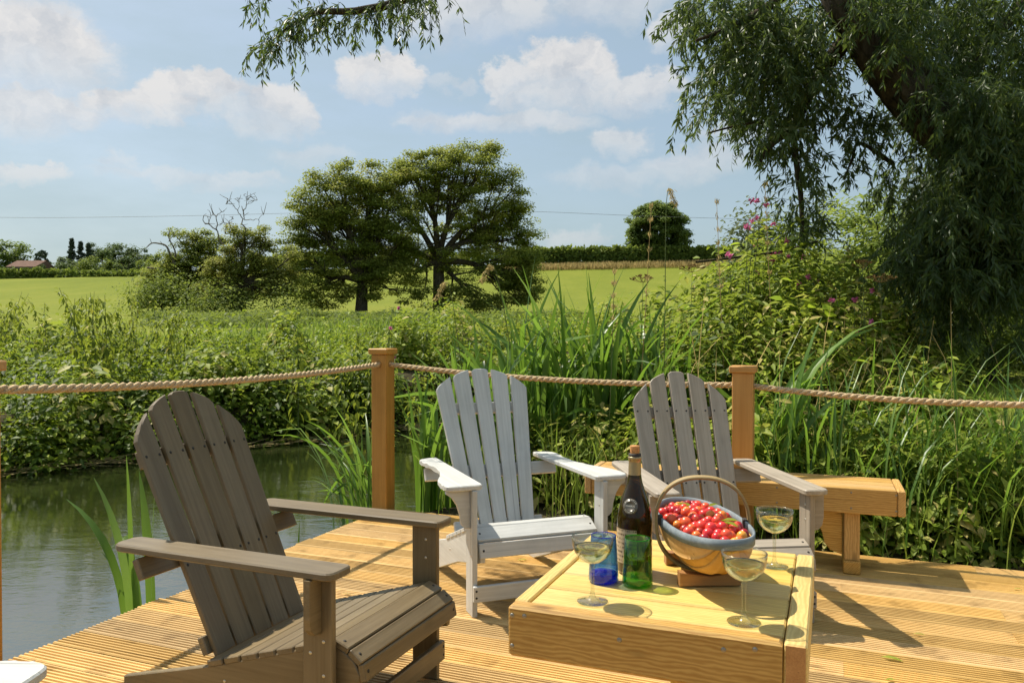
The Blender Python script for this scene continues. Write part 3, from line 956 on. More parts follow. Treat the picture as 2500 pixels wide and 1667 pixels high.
M['greenglass'] = thin_glass('green glass', (0.66, 0.86, 0.36), 1.45, (.85, 1, .8))
M['greenbase'] = lit_glass('thick green glass base', (0.12, 0.50, 0.02), (0.30, 0.85, 0.10))
M['foil'] = plain('gold brown foil', (0.40, 0.31, 0.17), 0.38, 0.55, 0.5)
M['cork'] = plain('cork', (0.50, 0.24, 0.09), 0.85, 0, 0.2, 0.45, 220.0)
M['label'] = None

def bottle_glass():
    m, nt = mat_new('dark olive bottle glass')
    b = NB(nt)
    bs = b.n('ShaderNodeBsdfPrincipled', {'Base Color': (0.040, 0.026, 0.004, 1), 'Roughness': 0.03, 'Specular IOR Level': 0.6, 'Coat Weight': 0.4, 'Coat Roughness': 0.02})
    tr = b.n('ShaderNodeBsdfTransparent', {'Color': (0.34, 0.21, 0.035, 1)})
    lw = b.n('ShaderNodeLayerWeight', {'Blend': 0.35})
    mx = b.n('ShaderNodeMixShader', {0: b.mapr(lw.outputs['Facing'], 0.0, 0.8, 0.42, 1.0), 1: tr.outputs[0], 2: bs.outputs[0]})
    out_surface(b, mx.outputs[0])
    return m
M['bottle'] = bottle_glass()

def label_paper():
    """wine label: cream paper with close printed lines and a frame"""
    m, nt = mat_new('printed paper label')
    b = NB(nt)
    tc = b.n('ShaderNodeTexCoord')
    sep = b.n('ShaderNodeSeparateXYZ', {0: tc.outputs['Object']})
    ang = b.math('ARCTAN2', sep.outputs[1], sep.outputs[0])
    uv = b.n('ShaderNodeCombineXYZ', {0: b.math('MULTIPLY', ang, 0.046), 1: sep.outputs[2], 2: 0.0}).outputs[0]
    line = b.math('SINE', b.math('MULTIPLY', sep.outputs[2], 560.0))
    letters = b.noise(b.vmul(uv, (420, 60, 1)), 1.0, 2, 0.6)
    k = b.math('MULTIPLY', b.mapr(line, 0.0, 0.35), b.mapr(letters, 0.46, 0.54))
    col = b.mixc(k, (0.52, 0.40, 0.25, 1), (0.10, 0.06, 0.03, 1))
    bs = b.n('ShaderNodeBsdfPrincipled', {'Base Color': col, 'Roughness': 0.6})
    out_surface(b, bs.outputs[0])
    return m
M['label'] = label_paper()

def coupe(loc, label):
    t = empty('coupe_glass', (loc[0], loc[1], TZ))
    tag(t, label, 'glass', 'coupe glasses of white wine')
    H = 0.151
    bowl = [(0.0055, 0.0885), (0.012, 0.0900), (0.024, 0.0955), (0.0345, 0.1045), (0.0420, 0.1160), (0.0462, 0.1280), (0.0480, 0.1400), (0.0482, H)]
    inner = [(r - 0.0011, z + 0.0012) for r, z in bowl[::-1]]
    inner[0] = (bowl[-1][0] - 0.0011, H)
    put('bowl', lathe_mesh(bowl + inner + [(0, 0.0910)], 48, 'bowl'), M['clear'], t)
    rim = [(0.0477 + 0.0010 * math.cos(a), H + 0.0010 * math.sin(a)) for a in np.linspace(0, 2 * math.pi, 8)]
    put('rim', lathe_mesh(rim, 48, 'rim'), M['stemglass'], t)
    stem = [(0, 0.0912), (0.0068, 0.0896), (0.0052, 0.083), (0.0042, 0.06), (0.0042, 0.030), (0.0055, 0.016), (0.010, 0.0065), (0.022, 0.0036), (0.0355, 0.0022), (0.0362, 0.0012), (0.0355, 0.0004), (0, 0.0004)]
    put('stem', lathe_mesh(stem, 48, 'stem'), M['stemglass'], t)
    lv = 0.1275
    wine = [(0, 0.0930)] + [(r - 0.0017, z + 0.0016) for r, z in bowl[1:5]] + [(0.0440, lv), (0.0425, lv - 0.0006), (0, lv - 0.0006)]
    put('wine', lathe_mesh(wine, 48, 'wine'), M['wine'], t)

coupe((0.187, 1.833), 'coupe glass of white wine at the front left of the table before the blue tumbler')
coupe((0.500, 1.701), 'coupe glass of white wine nearest the viewer at the front right of the table')
coupe((0.700, 2.107), 'coupe glass of white wine at the back right of the table beside the basket')

def tumbler(loc, label, name, wall, base, h, r0, r1):
    t = empty(name, (loc[0], loc[1], TZ))
    tag(t, label, 'glass', 'coloured tumblers')
    out = [(r0 * .9, 0.0), (r0, 0.004), (r0 * .995, 0.016), ((r0 + r1) / 2, h * .55), (r1, h)]
    inn = [(r1 - .0018, h), ((r0 + r1) / 2 - .002, h * .55), (r0 - .003, 0.024)]
    put('wall', lathe_mesh(out + inn, 40, (name, 'w')), wall, t)
    rim = [(r1 - .0009 + .0013 * math.cos(a), h + .0011 * math.sin(a)) for a in np.linspace(0, 2 * math.pi, 8)]
    put('rim', lathe_mesh(rim, 40, (name, 'r')), base, t)
    put('thick_base', lathe_mesh([(0, 0.0012), (r0 * .88, 0.0012), (r0 - .003, 0.005), (r0 - .0035, 0.022), (r0 * .7, 0.019), (0, 0.016)], 40, (name, 'b')), base, t)

tumbler((0.230, 1.985), 'blue glass tumbler behind the front left wine glass', 'tumbler', M['blueglass'], M['bluebase'], 0.115, 0.0375, 0.0315)
tumbler((0.311, 1.957), 'green glass tumbler standing in front of the wine bottle', 'tumbler', M['greenglass'], M['greenbase'], 0.120, 0.0385, 0.0330)

def bottle():
    t = empty('wine_bottle', (0.320, 2.062, TZ), R(0))
    tag(t, 'dark wine bottle with a cork and gold foil neck beside the fruit basket', 'bottle')
    r = 0.0455
    prof = [(0, 0.004), (0.030, 0.001), (0.043, 0.002), (r, 0.008), (r, 0.120), (0.0448, 0.140), (0.0415, 0.165), (0.035, 0.190), (0.0265, 0.213), (0.0195, 0.235), (0.0165, 0.255), (0.0152, 0.285), (0.0152, 0.306), (0, 0.306)]
    put('body', lathe_mesh(prof, 56, 'bottle'), M['bottle'], t)
    put('foil', lathe_mesh([(0.0172, 0.246), (0.0168, 0.252), (0.0159, 0.285), (0.0159, 0.294), (0.0176, 0.2945), (0.0176, 0.300), (0.0160, 0.301)], 40, 'foil'), M['foil'], t)
    put('lip', lathe_mesh([(0.0160, 0.300), (0.0163, 0.301), (0.0163, 0.3075), (0.0148, 0.3085), (0, 0.3085)], 40, 'lip'), M['screwdark'], t)
    put('cork', lathe_mesh([(0.0118, 0.3083), (0.0122, 0.312), (0.0126, 0.327), (0.0120, 0.3285), (0, 0.3285)], 24, 'cork'), M['cork'], t)
    # paper label round the left of the body
    a0, a1, n = R(165), R(268), 24
    V = []; Fc = []
    for i in range(n + 1):
        a = a0 + (a1 - a0) * i / n
        for z in (0.030, 0.118):
            V.append(((r + 0.0006) * math.cos(a), (r + 0.0006) * math.sin(a), z))
    for i in range(n): Fc.append((2 * i, 2 * i + 2, 2 * i + 3, 2 * i + 1))
    put('paper_label', fast_mesh('paper_label', V, Fc, None, True), M['label'], t)
    # embossed glass seal on the shoulder with lettering
    ca = R(-115)
    nrm = Vector((math.cos(ca) * .93, math.sin(ca) * .93, 0.36)).normalized()
    c = Vector((0.0395 * math.cos(ca), 0.0395 * math.sin(ca), 0.178))
    m = axes_mtx(Vector((-math.sin(ca), math.cos(ca), 0)), nrm, c)
    seal_m = plain('raised glass seal', (0.10, 0.085, 0.06), 0.22, 0, 0.8)
    s = put('seal', lathe_mesh([(0, 0.0012), (0.0125, 0.0012), (0.013, 0.002), (0.0135, 0.0012), (0.0195, 0.001), (0.020, -0.001), (0.019, -0.006)], 32, 'seal'), seal_m, t, m)
    ink = plain('raised letters', (0.62, 0.58, 0.48), 0.3, 0, 0.6)
    def text(body, size, mtx, name='lettering'):
        cu = bpy.data.curves.new(name, 'FONT')
        cu.body = body; cu.size = size; cu.align_x = 'CENTER'; cu.align_y = 'CENTER'; cu.extrude = 0.0003
        tmp = bpy.data.objects.new(name, cu)
        COL.objects.link(tmp)
        bpy.context.view_layer.update()
        me = bpy.data.meshes.new_from_object(tmp.evaluated_get(bpy.context.evaluated_depsgraph_get()))
        bpy.data.objects.remove(tmp); bpy.data.curves.remove(cu)
        me.materials.clear()
        put(name, me, ink, s, mtx)
    text('CHABLIS', 0.0062, Matrix.Translation((0, 0, 0.0016)))
    for word, mid, sgn in (('VINKATIN', 90, -1), ('SCONSET', -90, 1)):
        k = len(word)
        for i, chx in enumerate(word):
            a = R(mid + sgn * (i - (k - 1) / 2) * 17)
            rr = 0.0163
            rot = a - R(90) if sgn < 0 else a + R(90)
            text(chx, 0.0056, Matrix.Translation((rr * math.cos(a), rr * math.sin(a), 0.0014)) @ Matrix.Rotation(rot, 4, 'Z'))
bottle()

# ------------------------------------------------------------------ trug of plums
M['trugrim'] = wood('weathered blue grey rim', (0.11, 0.135, 0.15), (0.27, 0.31, 0.33), 0.6, 1.0, 0.3, 0.1, 0.02)
M['trugwood'] = wood('pale willow board', (0.50, 0.245, 0.055), (0.70, 0.41, 0.115), 0.6, 0.8, 0.2, 0.06, 0.14, 0.15)
M['hoop'] = wood('chestnut hoop', (0.23, 0.16, 0.07), (0.42, 0.31, 0.15), 0.55, 1.0, 0.2, 0.15, 0.02)
M['trugfoot'] = wood('trug foot block', (0.27, 0.12, 0.04), (0.42, 0.22, 0.08), 0.6, 1.0, 0.2, 0.1, 0.05)

def plum_mat():
    m, nt = mat_new('plum skin')
    b = NB(nt)
    oi = b.n('ShaderNodeObjectInfo'); tc = b.n('ShaderNodeTexCoord')
    r = oi.outputs['Random']
    base = b.ramp(r, [(0.0, (0.26, 0.008, 0.020)), (0.16, (0.58, 0.018, 0.026)), (0.60, (0.74, 0.045, 0.040)), (0.78, (0.76, 0.13, 0.035)), (0.92, (0.78, 0.27, 0.04)), (1.0, (0.80, 0.42, 0.05))])
    n = b.noise(b.vadd(tc.outputs['Object'], b.n('ShaderNodeCombineXYZ', {0: b.math('MULTIPLY', r, 9.0)}).outputs[0]), 55.0, 3, 0.5)
    col = b.mixc(b.mapr(n, 0.5, 0.72, 0, 0.55, True), base, (0.68, 0.22, 0.04, 1))
    bs = b.n('ShaderNodeBsdfPrincipled', {'Base Color': col, 'Roughness': 0.30, 'Specular IOR Level': 0.5, 'Subsurface Weight': 0.12, 'Subsurface Radius': (0.012, 0.004, 0.002), 'Subsurface Scale': 0.5})
    out_surface(b, bs.outputs[0])
    return m
M['plum'] = plum_mat()

def build_trug():
    c = Vector((0.485, 2.015, TZ))
    t = empty('trug_basket', c, R(2.3))
    tag(t, 'oval wooden trug basket with blue grey rim and hoop handle full of plums', 'basket')
    zr = 0.150
    ax, ay = 0.104, 0.233
    n = 64
    # rim band
    V = []; Fc = []
    for i in range(n):
        a = 2 * math.pi * i / n
        ca, sa = math.cos(a), math.sin(a)
        e = 2 / 2.25
        px, py = math.copysign(abs(ca) ** e, ca), math.copysign(abs(sa) ** e, sa)
        lift = 0.006 * abs(sa) ** 3
        for (k, z) in ((1.0, zr + lift), (1.0 + .0, zr - 0.024 + lift), (1.0 - .075, zr - 0.024 + lift), (1.0 - .075, zr + lift)):
            V.append((px * ax * k if k == 1 else px * (ax - .0055), py * ay if k == 1 else py * (ay - .0055), z))
    for i in range(n):
        j = (i + 1) % n
        for q in range(4):
            p = (q + 1) % 4
            Fc.append((4 * i + q, 4 * j + q, 4 * j + p, 4 * i + p))
    put('rim', fast_mesh('trug_rim', V, Fc, None, False), M['trugrim'], t)
    # lengthwise boards, each lapping its neighbour
    nb = 7
    edges = np.linspace(R(-84), R(84), nb + 1)
    for k in range(nb):
        p0, p1 = edges[k] - R(2), edges[k + 1] + R(2)
        proud = 0.0035 * (abs(k - nb // 2) % 2)
        V = []; Fc = []
        na, nc = 22, 4
        for layer, off in ((0, 0.0), (1, -0.004)):
            for i in range(na):
                a = -0.992 + 1.984 * i / (na - 1)
                f = (1 - abs(a) ** 2.3) ** 0.5
                for j in range(nc):
                    ph = p0 + (p1 - p0) * j / (nc - 1)
                    rr = 0.0945 + proud + off
                    dep = 0.112 + proud + off
                    V.append((rr * math.sin(ph) * (0.25 + .75 * f) if f < 1 else rr * math.sin(ph), 0.222 * a, zr - 0.006 - dep * math.cos(ph) ** 0.8 * f ** 0.9))
        m_ = na * nc
        for i in range(na - 1):
            for j in range(nc - 1):
                q = i * nc + j
                Fc.append((q, q + 1, q + nc + 1, q + nc)); Fc.append((m_ + q, m_ + q + nc, m_ + q + nc + 1, m_ + q + 1))
            for j in (0, nc - 1):
                q = i * nc + j
                Fc.append((q, q + nc, m_ + q + nc, m_ + q))
        put('board', fast_mesh('trug_board', V, Fc, None, True), M['trugwood'], t)
    # hoop handle right round the basket
    V = []; Fc = []
    n = 72; zc = (0.258 + 0.018) / 2; hz = (0.258 - 0.018) / 2
    for i in range(n):
        a = 2 * math.pi * i / n
        e = 2 / 2.3
        ca, sa = math.cos(a), math.sin(a)
        px = math.copysign(abs(ca) ** e, ca); pz = math.copysign(abs(sa) ** e, sa)
        for (dr, dy) in ((0, -.015), (0, .015), (-.007, .015), (-.007, -.015)):
            V.append((px * (0.119 + dr), dy, zc + pz * (hz + dr)))
    for i in range(n):
        j = (i + 1) % n
        for q in range(4):
            p = (q + 1) % 4
            Fc.append((4 * i + q, 4 * i + p, 4 * j + p, 4 * j + q))
    put('hoop_handle', fast_mesh('hoop', V, Fc, None, True), M['hoop'], t, Matrix.Rotation(R(-12), 4, 'Z'))
    for s in (-1, 1):
        put('clip', board_mesh(0.03, 0.012, 0.022, .002), M['screwdark'], t, Matrix.Rotation(R(-12), 4, 'Z') @ Matrix.Translation((s * 0.105, 0, zr - .008)) @ Matrix.Rotation(R(90), 4, 'Z'))
    for y, w in ((-0.062, 0.152), (0.118, 0.135)):
        o = [(-w / 2, 0), (w / 2, 0), (w / 2, .034), (w * .30, .030), (0, .024), (-w * .30, .030), (-w / 2, .034)]
        put('foot', prism_mesh(o, 0.030, .002, ('tfoot', w)), M['trugfoot'], t, axes_mtx((1, 0, 0), (0, -1, 0), (0, y, 0.0008)))
    # plums
    jr = random.Random(21)
    r = 0.0132
    sph = bm_mesh(('plum',), lambda bm: bmesh.ops.create_uvsphere(bm, u_segments=18, v_segments=12, radius=r), True)
    rot = Matrix.Rotation(R(2.3), 4, 'Z')
    rows = 0
    y = -0.205
    while y < 0.20:
        x = -0.09 + (r if rows % 2 else 0)
        while x < 0.09:
            q = math.hypot(x / 0.090, y / 0.208)
            if q < 0.98:
                z = zr - 0.017 + 0.024 * (1 - q * q) + jr.uniform(-.006, .008)
                p = c + rot @ Vector((x + jr.uniform(-.003, .003), y + jr.uniform(-.003, .003), z))
                o = put('plum', sph, M['plum'])
                o.location = p; s = jr.uniform(.82, 1.10); o.scale = (s, s, s * jr.uniform(.95, 1.08))
                o.rotation_euler = (jr.uniform(-1, 1), jr.uniform(-1, 1), jr.uniform(0, 6))
                tag(o, 'small ripe plum lying in the trug basket', 'plum', 'plums in the trug')
            x += 2 * r * 1.0
        y += 2 * r * 0.88; rows += 1
    # a few leaves among the plums
    for i, (x, y, az, L, lab) in enumerate(((0.0, 0.085, 2.6, .05, 'green plum leaf lying at the back of the plums'), (0.028, -0.060, -.6, .046, 'curled green leaf in the middle of the plums'),
                                            (0.052, -0.125, 2.4, .045, 'narrow green leaf at the near end of the plums'), (0.045, 0.10, .3, .03, 'small green leaf beside the larger leaf at the back of the plums'))):
        d = np.array([[math.cos(az), math.sin(az), 0.28]])
        me = leaves_mesh('plum_leaf', [[0, 0, 0]], d, [[.2, -.2, 1]], L, L * .42, T_LF, 0.7)
        o = put('plum_leaf', me, M['lf_bank'])
        o.location = c + rot @ Vector((x, y, zr + 0.008))
        tag(o, lab, 'leaf')
build_trug()

# fallen leaves on the boards
for i, (px, py, L, az, lab) in enumerate(((2150, 1602, .055, -.5, 'green willow leaf lying on the deck right of the table'), (2475, 1437, .03, .2, 'yellow fallen leaf near the right end of the deck'),
                                          (2160, 1659, .03, .1, 'small pale fallen leaf at the bottom of the deck'), (2228, 1546, .035, -.2, 'pale fallen leaf by the tip of the chair shadow'),
                                          (1262, 1368, .045, .5, 'dry curled leaf beneath the pale grey chair'), (832, 1448, .04, -.2, 'dry brown leaf beside the dark brown chair seat'))):
    v = W(px, py, 1.0) - Vector((0, 0, CAM_H)); k = -(CAM_H - 0.006) / v.z
    p = Vector((0, 0, CAM_H)) + v * k
    me = leaves_mesh('fallen_leaf', [[0, 0, 0]], [[math.cos(az), math.sin(az), .12]], [[0, 0, 1]], L * 1.3, L * .35, T_LF, .8 if i in (0, 2) else 1.0)
    o = put('fallen_leaf', me, M['lf_herb'] if i != 5 else M['tan'])
    o.location = p
    tag(o, lab, 'leaf')
# ------------------------------------------------------------------ trees
def ell_points(ells, d, n, shell=0.6):
    """points in ellipsoids that the view shows as ellipses (px, py, rx, ry, depth offset) around depth d"""
    area = np.array([e[2] * e[3] for e in ells], float)
    cnt = np.maximum(1, np.round(n * area / area.sum())).astype(int)
    out = []
    for e, k in zip(ells, cnt):
        q = rdir(k) * (rng.random((k, 1)) ** (1 / 3.) * (1 - shell) + shell * rng.random((k, 1)) ** .12)
        dd = d + (e[4] if len(e) > 4 else 0.0)
        c = np.array(W(e[0], e[1], dd))
        s = dd / FPX
        rad = np.array([e[2] * s, 0.85 * (e[2] + e[3]) / 2 * s, e[3] * s])
        out.append(c + q * rad)
    return np.concatenate(out)

def clump_leaves(C, r, n, size, aspect=0.75, flat=0.55, up=1.1, tmpl=T_RH):
    """flattened domes of leaves round the clump centres"""
    k = len(C)
    r = np.broadcast_to(np.asarray(r, float), (k,))
    cc = np.repeat(C, n, 0); rr = np.repeat(r, n)
    q = rdir(k * n) * (rng.random((k * n, 1)) ** 0.45)
    q[:, 2] = np.where(q[:, 2] < 0, q[:, 2] * 0.55, q[:, 2])
    P = cc + q * rr[:, None] * np.array([1, 1, flat])
    N = unit(q * 0.5 + rdir(k * n) * 0.75 + np.array([0, 0, up]))
    D = unit(np.cross(N, rdir(k * n)) + np.array([0, 0, -0.15]))
    L = size * rng.uniform(0.65, 1.3, k * n)
    tone = np.repeat(rng.normal(0.47, 0.22, k), n)
    v = np.clip(tone + rng.normal(0, 0.14, k * n) + 0.10 * q[:, 2], 0, 1)
    return leaves_arrays(P, D, N, L, L * aspect, tmpl, v)

def kgroups(C, k):
    idx = rng.choice(len(C), min(k, len(C)), replace=False)
    K = C[idx].copy()
    for _ in range(6):
        a = np.argmin(((C[:, None] - K[None]) ** 2).sum(-1), 1)
        for j in range(len(K)):
            if (a == j).any(): K[j] = C[a == j].mean(0)
    return a, K

def limbs(tb, fork, C, r0, k1=8, k2=4, twig=0.012, ns=5, sag=0.15):
    """branching from the fork to groups of clumps, sub groups and single clumps"""
    fork = np.asarray(tuple(fork), float)
    a, K = kgroups(C, k1)
    for j in range(len(K)):
        m = C[a == j]
        if len(m) == 0: continue
        end = fork + (K[j] - fork) * 0.72
        mid = fork + (end - fork) * 0.5 + np.array([0, 0, np.linalg.norm(end - fork) * sag]) + rng.normal(0, .05, 3) * np.linalg.norm(end - fork)
        p = bez(fork, mid, end, 9)
        tb.add(p, np.linspace(r0, r0 * 0.42, 9), ns + 1)
        a2, K2 = kgroups(m, max(1, len(m) // k2))
        for i in range(len(K2)):
            mm = m[a2 == i]
            if len(mm) == 0: continue
            s0 = p[rng.integers(4, 9)]
            e2 = s0 + (K2[i] - s0) * 0.8
            md = (s0 + e2) / 2 + rng.normal(0, .07, 3) * np.linalg.norm(e2 - s0)
            p2 = bez(s0, md, e2, 6)
            tb.add(p2, np.linspace(r0 * 0.36, r0 * 0.15, 6), ns)
            for q in mm:
                s1 = p2[rng.integers(2, 6)]
                tb.add(bez(s1, (s1 + q) / 2 + rng.normal(0, .08, 3) * np.linalg.norm(q - s1), q, 4), np.linspace(max(twig, r0 * 0.12), twig, 4), 4)

def tree(name, label, cat, base, fork, ells, d, n_clump, clump_r, n_leaf, size, leaf, trunk_r, group=None, k1=8, flat=.55, extra=None, aspect=.75, shell=.6, lean=None, up=1.2, bark_=None):
    t = empty(name, base)
    tag(t, label, cat, group)
    off = np.array(tuple(base))
    C = ell_points(ells, d, n_clump, shell)
    C = C[C[:, 2] > off[2] + 0.25]
    tb = Tubes()
    fk = np.array(tuple(fork))
    pts = spline([off + [0, 0, -.3], off + [0, 0, .25], off * .5 + fk * .5 + (lean if lean is not None else 0), fk], 12)
    rr = trunk_r * np.array([1.5, 1.18, 1.05, 1, .98, .95, .92, .9, .87, .84, .8, .75])
    tb.add(pts - off, rr, 10)
    tk = put('trunk', tb.mesh('trunk'), bark_ or M['bark'], t)
    tb2 = Tubes()
    limbs(tb2, fk - off, C - off, trunk_r * 0.55, k1)
    put('branches', tb2.mesh('branches'), bark_ or M['bark'], t)
    V, Fc, A = clump_leaves(C, clump_r * rng.uniform(.7, 1.3, len(C)), n_leaf, size, aspect, flat, up)
    put('crown', fast_mesh('crown', V - off, Fc, A), leaf, t)
    if extra: extra(t, off)
    return t

def gz(x, y): return float(ground_z(np.array([x]), np.array([y]))[0])

D1 = 60.0
# the two big field trees
b1 = W(1073, 767, D1); b1.z = min(b1.z, gz(b1.x, b1.y) + .1)
e1 = [(1130, 420, 110, 75), (1010, 470, 110, 75), (1180, 500, 110, 95), (1075, 560, 150, 95), (1230, 620, 80, 95), (960, 600, 60, 60),
      (1010, 650, 90, 50), (1190, 690, 125, 55), (1110, 730, 120, 26), (1290, 680, 42, 50), (1215, 375, 26, 25), (1160, 365, 60, 24), (1060, 430, 110, 60), (1230, 560, 60, 90), (1255, 720, 55, 22), (960, 440, 50, 45), (1030, 395, 70, 36), (1285, 600, 40, 75), (1290, 710, 45, 35), (1180, 740, 110, 20), (1240, 480, 40, 70)]
tree('field_tree', 'tallest spreading field tree, right of the pair in mid distance', 'tree', b1, W(1070, 640, D1), e1, D1, 490, .90, 210, .165, M['lf_tree'], .50, 'field trees', 12, flat=.55, shell=.6)
b2 = W(882, 770, D1 - 2); b2.z = min(b2.z, gz(b2.x, b2.y) + .1)
e2 = [(800, 470, 80, 55), (880, 440, 80, 55), (770, 560, 60, 60), (850, 560, 100, 80), (900, 520, 60, 60), (870, 660, 70, 60), (780, 700, 60, 50), (960, 690, 80, 60), (725, 600, 40, 60), (930, 600, 60, 80), (760, 640, 60, 60), (840, 500, 110, 70), (800, 725, 70, 32), (980, 560, 50, 90), (740, 520, 40, 60)]
tree('field_tree', 'broad field tree left of the tallest one, its crown touching it', 'tree', b2, W(885, 690, D1 - 2), e2, D1 - 2, 380, .90, 210, .165, M['lf_tree'], .48, 'field trees', 10, flat=.55, shell=.6)

# small oak with dead antlers above its crown
D3 = 52.0
b3 = W(581, 757, D3); b3.z = min(b3.z, gz(b3.x, b3.y) + .1)
def antlers(t, off):
    tb = Tubes()
    def br(pts, r):
        q = spline([np.array(W(*p[:2], D3 + (p[2] if len(p) > 2 else 0))) - off for p in pts], len(pts) * 3)
        q += rng.normal(0, .03, q.shape); r *= .62
        tb.add(q, np.linspace(r, r * .35, len(q)), 5)
        for k in range(4):
            a = q[rng.integers(len(q) // 2, len(q))]; e = a + rdir(1)[0] * [.5, .3, .5] * rng.uniform(.5, 1.4) + [0, 0, .2]
            tb.add(bez(a, (a + e) / 2 + rng.normal(0, .08, 3), e, 4), np.linspace(.022, .010, 4), 4)
    br([(588, 640), (592, 600), (600, 560), (590, 545), (597, 530), (590, 505)], .10)
    br([(592, 535), (580, 515), (565, 498), (555, 483)], .05); br([(592, 520), (602, 500), (602, 485), (597, 478)], .045); br([(596, 537), (625, 536), (642, 526)], .045)
    br([(602, 500), (615, 490), (630, 488)], .03); br([(580, 515), (585, 495), (580, 484)], .03); br([(565, 498), (553, 497)], .02); br([(602, 488), (612, 480)], .02)
    br([(575, 600), (570, 575), (562, 550), (560, 540), (570, 533)], .07); br([(562, 548), (545, 543), (535, 545)], .03); br([(566, 572), (552, 558)], .035); br([(566, 571), (550, 570)], .03)
    br([(548, 600), (536, 585), (528, 562), (508, 547), (497, 545), (497, 527)], .09); br([(528, 562), (531, 545), (527, 530), (538, 520), (548, 515)], .06); br([(508, 547), (514, 530), (522, 523)], .04)
    br([(600, 620), (618, 600), (628, 602), (645, 595), (660, 600)], .08); br([(618, 600), (610, 592), (630, 592)], .05)
    br([(560, 610), (590, 612), (640, 650), (680, 620)], .08)
    put('dead_branches', tb.mesh('dead_branches'), M['deadwood'], t)
e3 = [(595, 572, 34, 26), (575, 640, 60, 45), (640, 640, 50, 40), (560, 700, 60, 40), (620, 700, 70, 35), (690, 690, 40, 35), (645, 580, 30, 24), (520, 700, 45, 45), (600, 610, 50, 40), (690, 640, 45, 45), (700, 700, 45, 40), (560, 660, 50, 40)]
tree('oak_tree', 'small oak with bare dead branches rising above its crown', 'tree', b3, W(580, 700, D3), e3, D3, 170, .64, 190, .14, M['lf_oak'], .42, 'field trees', 8, flat=.6, extra=antlers, shell=.5)

# ivy dark thicket and half dead tree left of the oak
D4 = 56.0
b4 = W(450, 750, D4); b4.z = gz(b4.x, b4.y)
e4 = [(465, 620, 50, 45), (440, 690, 70, 50), (470, 720, 45, 40), (390, 720, 45, 35), (470, 570, 38, 14), (440, 575, 26, 16), (505, 650, 45, 70), (400, 690, 60, 45), (450, 650, 60, 50), (370, 730, 40, 30), (520, 610, 40, 40)]
def deadlimb(t, off):
    tb = Tubes()
    def br(pts, r): tb.add(spline([np.array(W(*p[:2], D4 - 1)) - off for p in pts], len(pts) * 3), np.linspace(r, r * .35, len(pts) * 3), 5)
    br([(430, 655), (415, 620), (405, 600), (385, 594), (370, 594), (358, 604)], .09); br([(424, 640), (428, 615), (412, 580), (415, 560)], .07); br([(400, 600), (390, 588)], .03); br([(412, 590), (422, 575), (428, 568)], .03); br([(370, 594), (366, 582)], .025)
    br([(360, 654), (400, 658), (422, 668)], .08)
    put('dead_branches', tb.mesh('dead_branches'), M['deadwood'], t)
tree('thicket_tree', 'dark ivy clad tree with a half dead limb left of the small oak', 'tree', b4, W(455, 690, D4), e4, D4, 210, .66, 190, .14, M['lf_tree'], .35, 'field trees', 6, extra=deadlimb, shell=.4)
e5 = [(425, 595, 20, 14), (412, 575, 14, 10)]

# lone round tree behind the hedge
D6 = 160.0
b6 = W(1606, 640, D6); b6.z = gz(b6.x, b6.y)
e6 = [(1605, 560, 78, 62), (1605, 530, 55, 38), (1560, 590, 34, 30), (1650, 590, 36, 28)]
tree('round_tree', 'lone round topped tree rising behind the far hedge', 'tree', b6, W(1606, 610, D6), e6, D6, 330, 1.15, 150, .42, M['lf_round'], .5, None, 8, .75, shell=.4)

# far trees along the left skyline
def far(px, py, rx, ry, d, label, leaf='lf_far', n=26, name='distant_tree', nl=90):
    b = W(px, py + ry * 1.15, d); b.z = min(b.z, gz(b.x, b.y) + 1.0)
    s = d / FPX
    tree(name, label, 'tree', b, W(px, py + ry * .5, d), [(px, py, rx, ry), (px - rx * .45, py + ry * .3, rx * .5, ry * .6), (px + rx * .45, py + ry * .3, rx * .5, ry * .6)], d, n, min(rx, ry) * s * .42, nl, min(rx, ry) * s * .16, M[leaf], .25, 'trees on the left skyline', 4, .8, shell=.4)
far(25, 625, 46, 38, 186, 'big dark round tree at the far left edge of the skyline', 'lf_round', 40)
far(150, 655, 26, 24, 168, 'bushy tree just left of the dark conifers on the skyline')
far(178, 650, 32, 34, 172, 'green tree directly below the tallest conifer on the skyline')
far(215, 655, 28, 34, 166, 'yellowish green tree below the shorter conifers on the skyline', 'lf_hedge')
far(250, 640, 30, 34, 174, 'rounded tree right of the conifers on the skyline')
far(292, 628, 42, 36, 190, 'largest pale rounded tree on the left skyline', 'lf_far', 40)
far(330, 632, 34, 30, 190, 'rounded tree at the right end of the pale skyline group')
far(365, 640, 18, 22, 180, 'small pointed tree near the half dead limb')
far(395, 645, 30, 30, 150, 'low green tree behind the half dead limb', 'lf_hedge')

